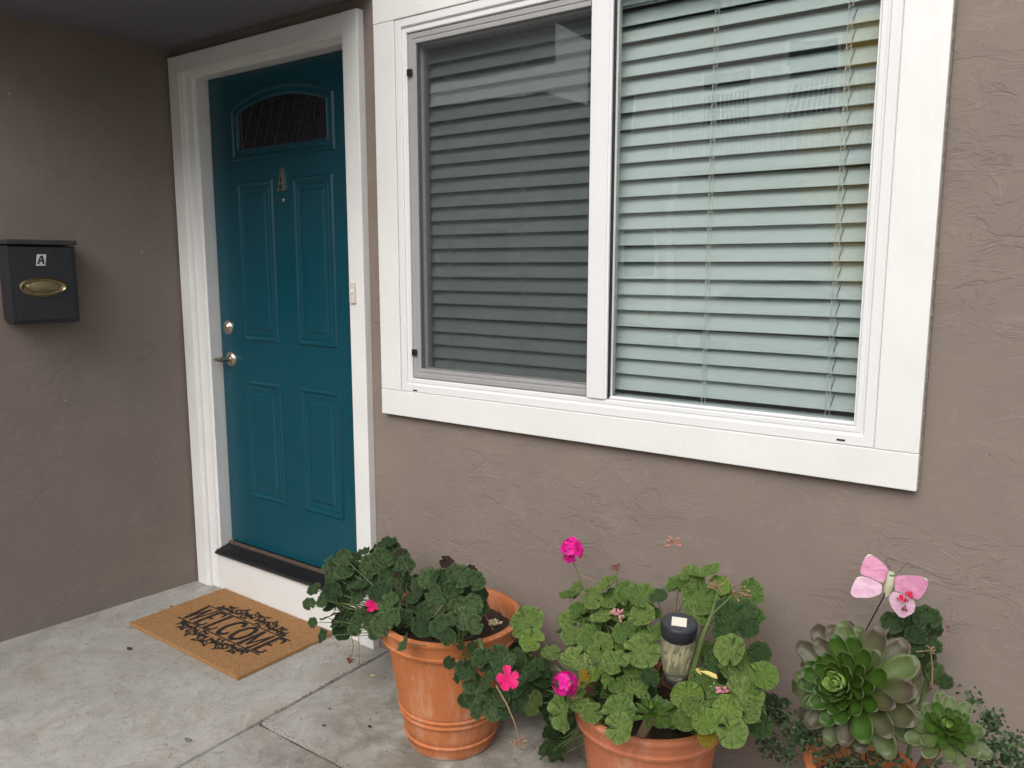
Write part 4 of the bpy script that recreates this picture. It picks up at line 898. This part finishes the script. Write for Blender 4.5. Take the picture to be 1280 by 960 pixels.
creeper('low dark creeper with reddish stems in the bottom right corner beyond the small rosette', [[(700, 950, -.30), (850, 880, -.30), (960, 850, -.26), (1088, 880, -.2)], [(860, 850, -.2), (960, 800, -.15), (900, 700, -.12), (850, 660, -.12)], [(940, 850, -.25), (1000, 900, -.25), (1088, 930, -.22)], [(960, 870, -.22), (1080, 850, -.15)], [(950, 780, -.14), (970, 760, -.12)], [(330, 950, -.3), (480, 955, -.3), (560, 930, -.3)], [(1000, 880, -.2), (1088, 960, -.2)], [(900, 930, -.25), (1050, 955, -.22)]], 52, 80, P3 + Vector((.13, 0, H3)), CRP)
g4 = Plant('geranium', P3 + Vector((-.2, .05, H3 - .1)), 'sparse low geranium leaves in the gap right of the second pot', 'plant', 61, [A3(60, 800, -.20)]); g4.cen = A3(70, 760, -.15)
for X, Y, R_ in ((80, 710, 42), (60, 680, 34), (40, 730, 30), (110, 760, 26), (20, 770, 30), (130, 700, 22)): p = A3(X, Y, -.22 + g4.r.gauss(0, .015)); g4.leaf(p, R_ / 3.2 * depth(p) / FPX, 'd')
g4.finish()

# ------------------------------------------------------------------ butterfly stake
YBF = -.19
def AB(X, Y, dy=0): return at(1000 + X / 6.4, 680 + Y / 6.4, YBF + dy)
bf = tag(empty('butterfly_stake', AB(690, 420)), 'pink glass butterfly ornament on a thin wire stake against the wall', 'garden ornament')
PG = NM('pink_stained_glass'); c = PG.coord((1, 1, 2.5), rot=(0, .6, 0)); f = PG.noise(c, 22, 5, .6, 1.2)
PG.set(PG.mix(PG.ramp(f, [(.35, 0.0), (.62, 1.0)]), (.66, .24, .42), (.78, .38, .54)), .12, spec=.6); PG.b.inputs['Coat Weight'].default_value = .4
PG2 = NM('pale_pink_stained_glass'); c = PG2.coord((1, 1, 2.5), rot=(0, -.4, 0)); f = PG2.noise(c, 22, 5, .6, 1.2)
PG2.set(PG2.mix(PG2.ramp(f, [(.35, 0.0), (.6, 1.0)]), (.72, .40, .58), (.82, .58, .70)), .12, spec=.6)
LEAD = simple('solder_edge', (.35, .34, .30), .35, .8, var=.3, vs=80)
wings = [([(560,80),(640,130),(710,205),(700,250),(665,315),(590,280),(490,245),(480,215),(510,120)], PG, -.012), ([(500,262),(575,280),(660,325),(655,395),(560,430),(430,428),(402,395),(415,340),(450,275)], PG2, -.014),
         ([(760,255),(870,248),(960,255),(1010,280),(1028,320),(1000,390),(950,450),(900,430),(830,400),(755,365)], PG, -.012), ([(755,378),(830,410),(910,455),(922,500),(910,550),(815,600),(740,510),(706,440),(715,400)], PG2, -.014)]
for i, (poly, mt, tilt) in enumerate(wings):
    cx = 700; rnd = random.Random(i)
    # round the polygon with one corner-cutting pass
    for _ in range(1):
        q = []
        for a, b in zip(poly, poly[1:] + poly[:1]): q += [(a[0] * .82 + b[0] * .18, a[1] * .82 + b[1] * .18), (a[0] * .18 + b[0] * .82, a[1] * .18 + b[1] * .82)]
        poly = q
    m = MB(); fn = lambda u, v, w_: AB(u, v, w_ - .00010 * abs(u - cx) + .0); m.prism(poly, .003, fn); m.build('wing', mt.m, bf)
    P = [AB(u, v, .0015 - .00010 * abs(u - cx)) for u, v in poly]; P.append(P[0]); MB().tube(P, .0013, 5).build('wing_edge', LEAD, bf, True)
BG = simple('clear_bead_glass', (.55, .55, .38), .15, var=.4, vs=60)
m = MB(); m.tube([AB(733, 222, -.006), AB(728, 260, -.007), AB(715, 320, -.007), AB(700, 370, -.006), AB(688, 418, -.004)], [.0062, .0082, .0085, .0080, .0040], 12); m.build('body', BG, bf, True)
m = MB(); m.tube([AB(735, 225, -.006), AB(733, 250, -.010), AB(731, 262, -.006)], [.003, .0062, .003], 12); m.build('head_bead', simple('green_bead', (.10, .20, .15), .15, var=.3), bf, True)
m = MB(); m.tube([AB(720, 290, -.014), AB(668, 425, -.008), AB(570, 610, .0), AB(470, 800, .02), P3 + Vector((.0, .06, H3 - .05))], .0016, 6); m.build('stake', simple('dark_wire', (.03, .025, .02), .5, .6), bf)
WR = simple('antenna_wire', (.13, .11, .09), .5, .5)
m = MB(); m.tube([AB(735, 225), AB(718, 185), AB(690, 150), AB(690, 125), AB(715, 116), AB(745, 125), AB(755, 145)], .0009, 5); m.build('antenna', WR, bf)
m = MB(); m.tube([AB(745, 228), AB(795, 225), AB(825, 185)], .0008, 5); m.tube([AB(825, 185), AB(845, 162), AB(880, 152), AB(908, 165), AB(905, 188), AB(880, 192), AB(865, 180)], .0009, 5); m.build('antenna', WR, bf)

# ------------------------------------------------------------------ solar light
ps = at(849, 778, -.37); dS = depth(ps); Rl = 22.6 * dS / FPX
axis = (Vector((.02, .03, 1)) + (CAM_P - ps).normalized() * .22).normalized(); BS = orient(axis, Vector((0, -1, 0)))
slr = tag(empty('solar_light', P2 + Vector((.05, -.08, H2 - .05))), 'black capped solar garden light with clear amber ribbed jar among geranium leaves', 'garden light')
def sl_(name, prof, mat, n=40): m = MB(); m.lathe([(r * Rl, z * Rl) for r, z in prof], ps, n, BS); return m.build(name, mat, slr, True)
BPL = simple('black_plastic', (.018, .020, .026), .35, var=.2, vs=30)
sl_('cap', [(0, .02), (.88, .02), (.9, .0), (.99, -.04), (1.02, -.14), (1.02, -.34), (.99, -.74), (.96, -.80), (.4, -.80)], BPL)
AMB = NM('amber_jar'); AMB.set((.82, .80, .62), .06, spec=.6); AMB.b.inputs['Transmission Weight'].default_value = .85; AMB.b.inputs['IOR'].default_value = 1.3
c = AMB.coord(); v = AMB.n('ShaderNodeTexVoronoi'); AMB.l(c, v.inputs['Vector']); v.inputs['Scale'].default_value = 90; AMB.bump(AMB.noise(AMB.coord((1, 1, .35)), 70, 4), .006, .5)
sl_('jar', [(.93, -.79), (.96, -1.0), (.95, -1.5), (.90, -2.1), (.80, -2.8), (.68, -3.3), (.60, -3.5), (.1, -3.5)], AMB.m)
sl_('base', [(.30, -3.45), (.64, -3.47), (.68, -3.55), (.66, -3.75), (.50, -3.95), (.28, -4.1), (.22, -4.3), (.18, -5.2), (.10, -7.0), (.01, -7.5)], BPL)
m = MB(); rnd = random.Random(2)     # pale slivers shaped to imitate the mottled lens pattern in the jar
for k in range(26):
    a, rr_, z = rnd.random() * 6.28, rnd.uniform(.1, .62), rnd.uniform(-3.2, -1.0); q = Vector(ps) + BS @ Vector((rr_ * math.cos(a) * (1 + (z + 3.2) * .1), rr_ * math.sin(a), z)) * Rl; s_ = rnd.uniform(.004, .009)
    m.tube([q - Vector((.002, 0, s_ * 2.2)), q, q + Vector((.003, 0, s_ * 2.0))], [s_ * .15, s_ * .5, s_ * .15], 7)
tag(m.build('lens_pattern_slivers', simple('pale_lens_pattern', (.66, .62, .42), .15, var=.2), slr, True), kind='stuff')
rt_ = (BS.transposed() @ (CAM_R @ Vector((1, 0, 0)))); ang0 = math.atan2(rt_.y, rt_.x) - .25
m = MB(); h = .50; sq = [(math.cos(ang0 + PI / 4 + k * PI / 2) * h * 1.15, math.sin(ang0 + PI / 4 + k * PI / 2) * h * 1.15) for k in range(4)]
m.prism(sq, .03, lambda u, v_, w_: Vector(ps) + BS @ Vector((u, v_, .022 + w_)) * Rl); m.build('solar_cell', simple('white_sticker', (.72, .68, .58), .25, var=.12, vs=120), slr)

# ------------------------------------------------------------------ litter on the slab
def dead_leaf(px, py, s_, col, label, seed):
    rnd = random.Random(seed); p = atz(px, py, FL); m = MB(); n = 9
    m.add([(p.x + s_ * (1 + .4 * rnd.random()) * math.cos(2 * PI * k / n), p.y + s_ * .6 * math.sin(2 * PI * k / n) * (1 + .4 * rnd.random()), FL + .002 + rnd.random() * s_ * .5) for k in range(n)] + [(p.x, p.y, FL + s_ * .25)], [(k, (k + 1) % n, n) for k in range(n)])
    o = m.build('dead_leaf', col); tag(o, label, 'dead leaf', 'small litter on the concrete'); md = o.modifiers.new('thickness', 'SOLIDIFY'); md.thickness = .0012
DK = simple('dark_litter', (.03, .02, .015), .8)
dead_leaf(162, 812, .011, DK, 'curled dark dead leaf on bare concrete left of the doormat', 1)
dead_leaf(215, 759, .008, simple('brown_litter', (.12, .07, .04), .8), 'brown dead leaf on the back left edge of the doormat', 2)
dead_leaf(466, 846, .010, simple('pale_litter', (.62, .48, .28), .8), 'pale yellow dry bit on the slab left of the large pot', 3)
dead_leaf(405, 908, .006, DK, 'small black crumb on the slab left of the large pot, nearer the joint', 4)
dead_leaf(462, 909, .006, DK, 'small black crumb on the slab closest to the large pot foot', 5)
dead_leaf(412, 887, .004, DK, 'tiny black speck on the slab between doormat corner and large pot', 6)
dead_leaf(235, 926, .012, simple('grey_stain', (.20, .19, .17), .9), 'flat grey flake on the concrete near the bottom left joint', 7)

# ------------------------------------------------------------------ across the street: what the glass reflects
HY = -16.0
hs_ = tag(empty('yellow_house', (-2, HY, -.2)), 'yellow house across the street with a balcony, seen reflected in the window', 'house')
YEL = simple('yellow_siding', (.88, .64, .17), .8, var=.05, bump=.01, bs=3); OFFW = simple('offwhite_stucco', (.62, .60, .54), .8, var=.06)
MB().box(-7.5, .6, HY - 8, HY, -.2, 6.9).build('wall', OFFW, hs_); MB().box(-1.30, 5.2, HY - 8, HY + .25, -.2, 6.2).build('wall', YEL, hs_); MB().box(-2.05, -1.3, HY - 1, HY + .25, 2.6, 4.28).build('wall', YEL, hs_)
MB().box(-8, 5.8, HY - 8.6, HY + .8, 7.2, 7.5).build('roof', simple('roof_grey', (.12, .11, .11), .9), hs_)
def hwin(x0, x1, z0, z1, y):
    f_ = MB().box(x0, x1, y, y + .08, z0, z1, .01).build('window', VINYL, hs_); MB().box(x0 + .08, x1 - .08, y + .075, y + .09, z0 + .08, z1 - .08).build('pane', simple('house_pane', (.04, .05, .06), .1), f_)
for a in ((-6.9, -6.1, 4.3, 5.4, HY), (-4.5, -3.2, 4.3, 5.6, HY), (-2.6, -1.42, 4.3, 6.0, HY), (-6.5, -5.4, .9, 2.2, HY), (.0, 1.3, 4.0, 5.7, HY + .25), (2.2, 3.8, 3.6, 5.0, HY + .25), (2.2, 3.8, .8, 2.2, HY + .25)): hwin(*a)
MB().box(-4.6, 1.9, HY + .25, HY + 1.6, 3.28, 3.50, .01).build('balcony_floor', OFFW, hs_)
m = MB(); m.box(-4.6, 1.9, HY + 1.5, HY + 1.56, 4.78, 4.86)
for k in range(65): x = -4.58 + k * .1; m.box(x, x + .025, HY + 1.52, HY + 1.54, 3.5, 4.78)
for k in range(6): m.box(-4.6, 1.9, HY + 1.515, HY + 1.545, 3.62 + k * .2, 3.64 + k * .2)
for x in (-4.6, -2.35, -2.1, 1.84): m.box(x, x + .08, HY + 1.49, HY + 1.57, 3.5, 5.1)
m.build('railing', VINYL, hs_)
for x in (-4.5, 1.7): MB().box(x, x + .14, HY + 1.42, HY + 1.56, -.2, 3.28).build('post', VINYL, hs_)
MB().box(-3.9, -1.4, HY + .0, HY + .06, -.15, 2.1, .02).build('garage_door', simple('garage_white', (.6, .6, .58), .6), hs_)
h2 = tag(empty('grey_house', (-13, HY, -.2)), 'pale grey house across the street left of the yellow one, seen only in reflection', 'house')
MB().box(-18, -8.6, HY - 8, HY + .5, -.2, 5.2).build('wall', simple('grey_siding', (.42, .44, .45), .8), h2); MB().box(-18.5, -8.2, HY - 8.4, HY + 1, 5.2, 5.5).build('roof', simple('roof_brown', (.10, .08, .07), .9), h2)
for x in (-16.5, -13.4, -10.8):
    f_ = MB().box(x, x + 1.3, HY + .5, HY + .57, 1.0, 2.4, .01).build('window', VINYL, h2); MB().box(x + .08, x + 1.22, HY + .57, HY + .585, 1.08, 2.32).build('pane', simple('house_pane2', (.04, .05, .06), .1), f_)
h3 = tag(empty('white_house', (10, HY, -.2)), 'white house across the street right of the yellow one, mostly behind the camera', 'house')
MB().box(6.4, 15, HY - 8, HY + .3, -.2, 5.8).build('wall', simple('white_siding', (.66, .65, .62), .8), h3); MB().box(6, 15.4, HY - 8.4, HY + .9, 5.8, 6.1).build('roof', simple('roof_dark', (.09, .09, .09), .9), h3)
for x in (7.4, 10.6):
    f_ = MB().box(x, x + 1.5, HY + .3, HY + .37, 3.2, 4.6, .01).build('window', VINYL, h3); MB().box(x + .08, x + 1.42, HY + .37, HY + .385, 3.28, 4.52).build('pane', simple('house_pane3', (.04, .05, .06), .1), f_)
def car(cx, cy, paint, label):
    r = tag(empty('parked_car', (cx, cy, -.352)), label, 'car', 'cars parked across the street'); z0 = -.352; m = MB()
    prof = [(-2.15, .35), (-2.2, .62), (-2.05, .85), (-1.2, .95), (-.55, 1.38), (.75, 1.40), (1.45, 1.0), (2.05, .92), (2.2, .65), (2.15, .33), (1.75, .30), (1.55, .55), (1.15, .55), (.95, .28), (-.95, .28), (-1.15, .55), (-1.55, .55), (-1.75, .30)]
    m.prism(prof, 1.0, lambda u, v_, w_: (cx + u, cy - .82 + w_ * 1.64, z0 + v_)); b = m.build('body', paint, r); md = b.modifiers.new('bevel', 'BEVEL'); md.width = .06; md.segments = 3
    MB().prism([(-1.05, .97), (-.5, 1.32), (.70, 1.34), (1.25, 1.0)], 1.0, lambda u, v_, w_: (cx + u, cy - .835 + w_ * 1.67, z0 + v_)).build('side_glass', simple('car_glass', (.02, .025, .03), .05), r)
    for sx in (-1.35, 1.35):
        for sy in (-.80, .62):
            m = MB(); m.tube([(cx + sx, cy + sy, z0 + .31), (cx + sx, cy + sy + .2, z0 + .31)], .31, 24); wh = m.build('wheel', BLACK, r, True); m = MB(); m.tube([(cx + sx, cy + sy - .01, z0 + .31), (cx + sx, cy + sy + .21, z0 + .31)], .19, 16); m.build('rim', ALU, r, True)
    for sy in (-.6, .6):
        MB().box(cx - 2.22, cx - 2.12, cy + sy - .15, cy + sy + .15, z0 + .62, z0 + .78, .02).build('tail_light', simple('red_lens', (.6, .02, .02), .2), r); MB().box(cx + 2.10, cx + 2.21, cy + sy - .15, cy + sy + .15, z0 + .60, z0 + .76, .02).build('headlight', simple('clear_lens', (.7, .7, .7), .1), r)
car(-1.2, -12.0, simple('silver_paint', (.45, .47, .48), .25, .5), 'silver hatchback parked across the street, seen only in the window reflection')
car(-7.6, -12.1, simple('dark_blue_paint', (.03, .05, .10), .2, .2), 'dark blue hatchback parked across the street behind the silver one')
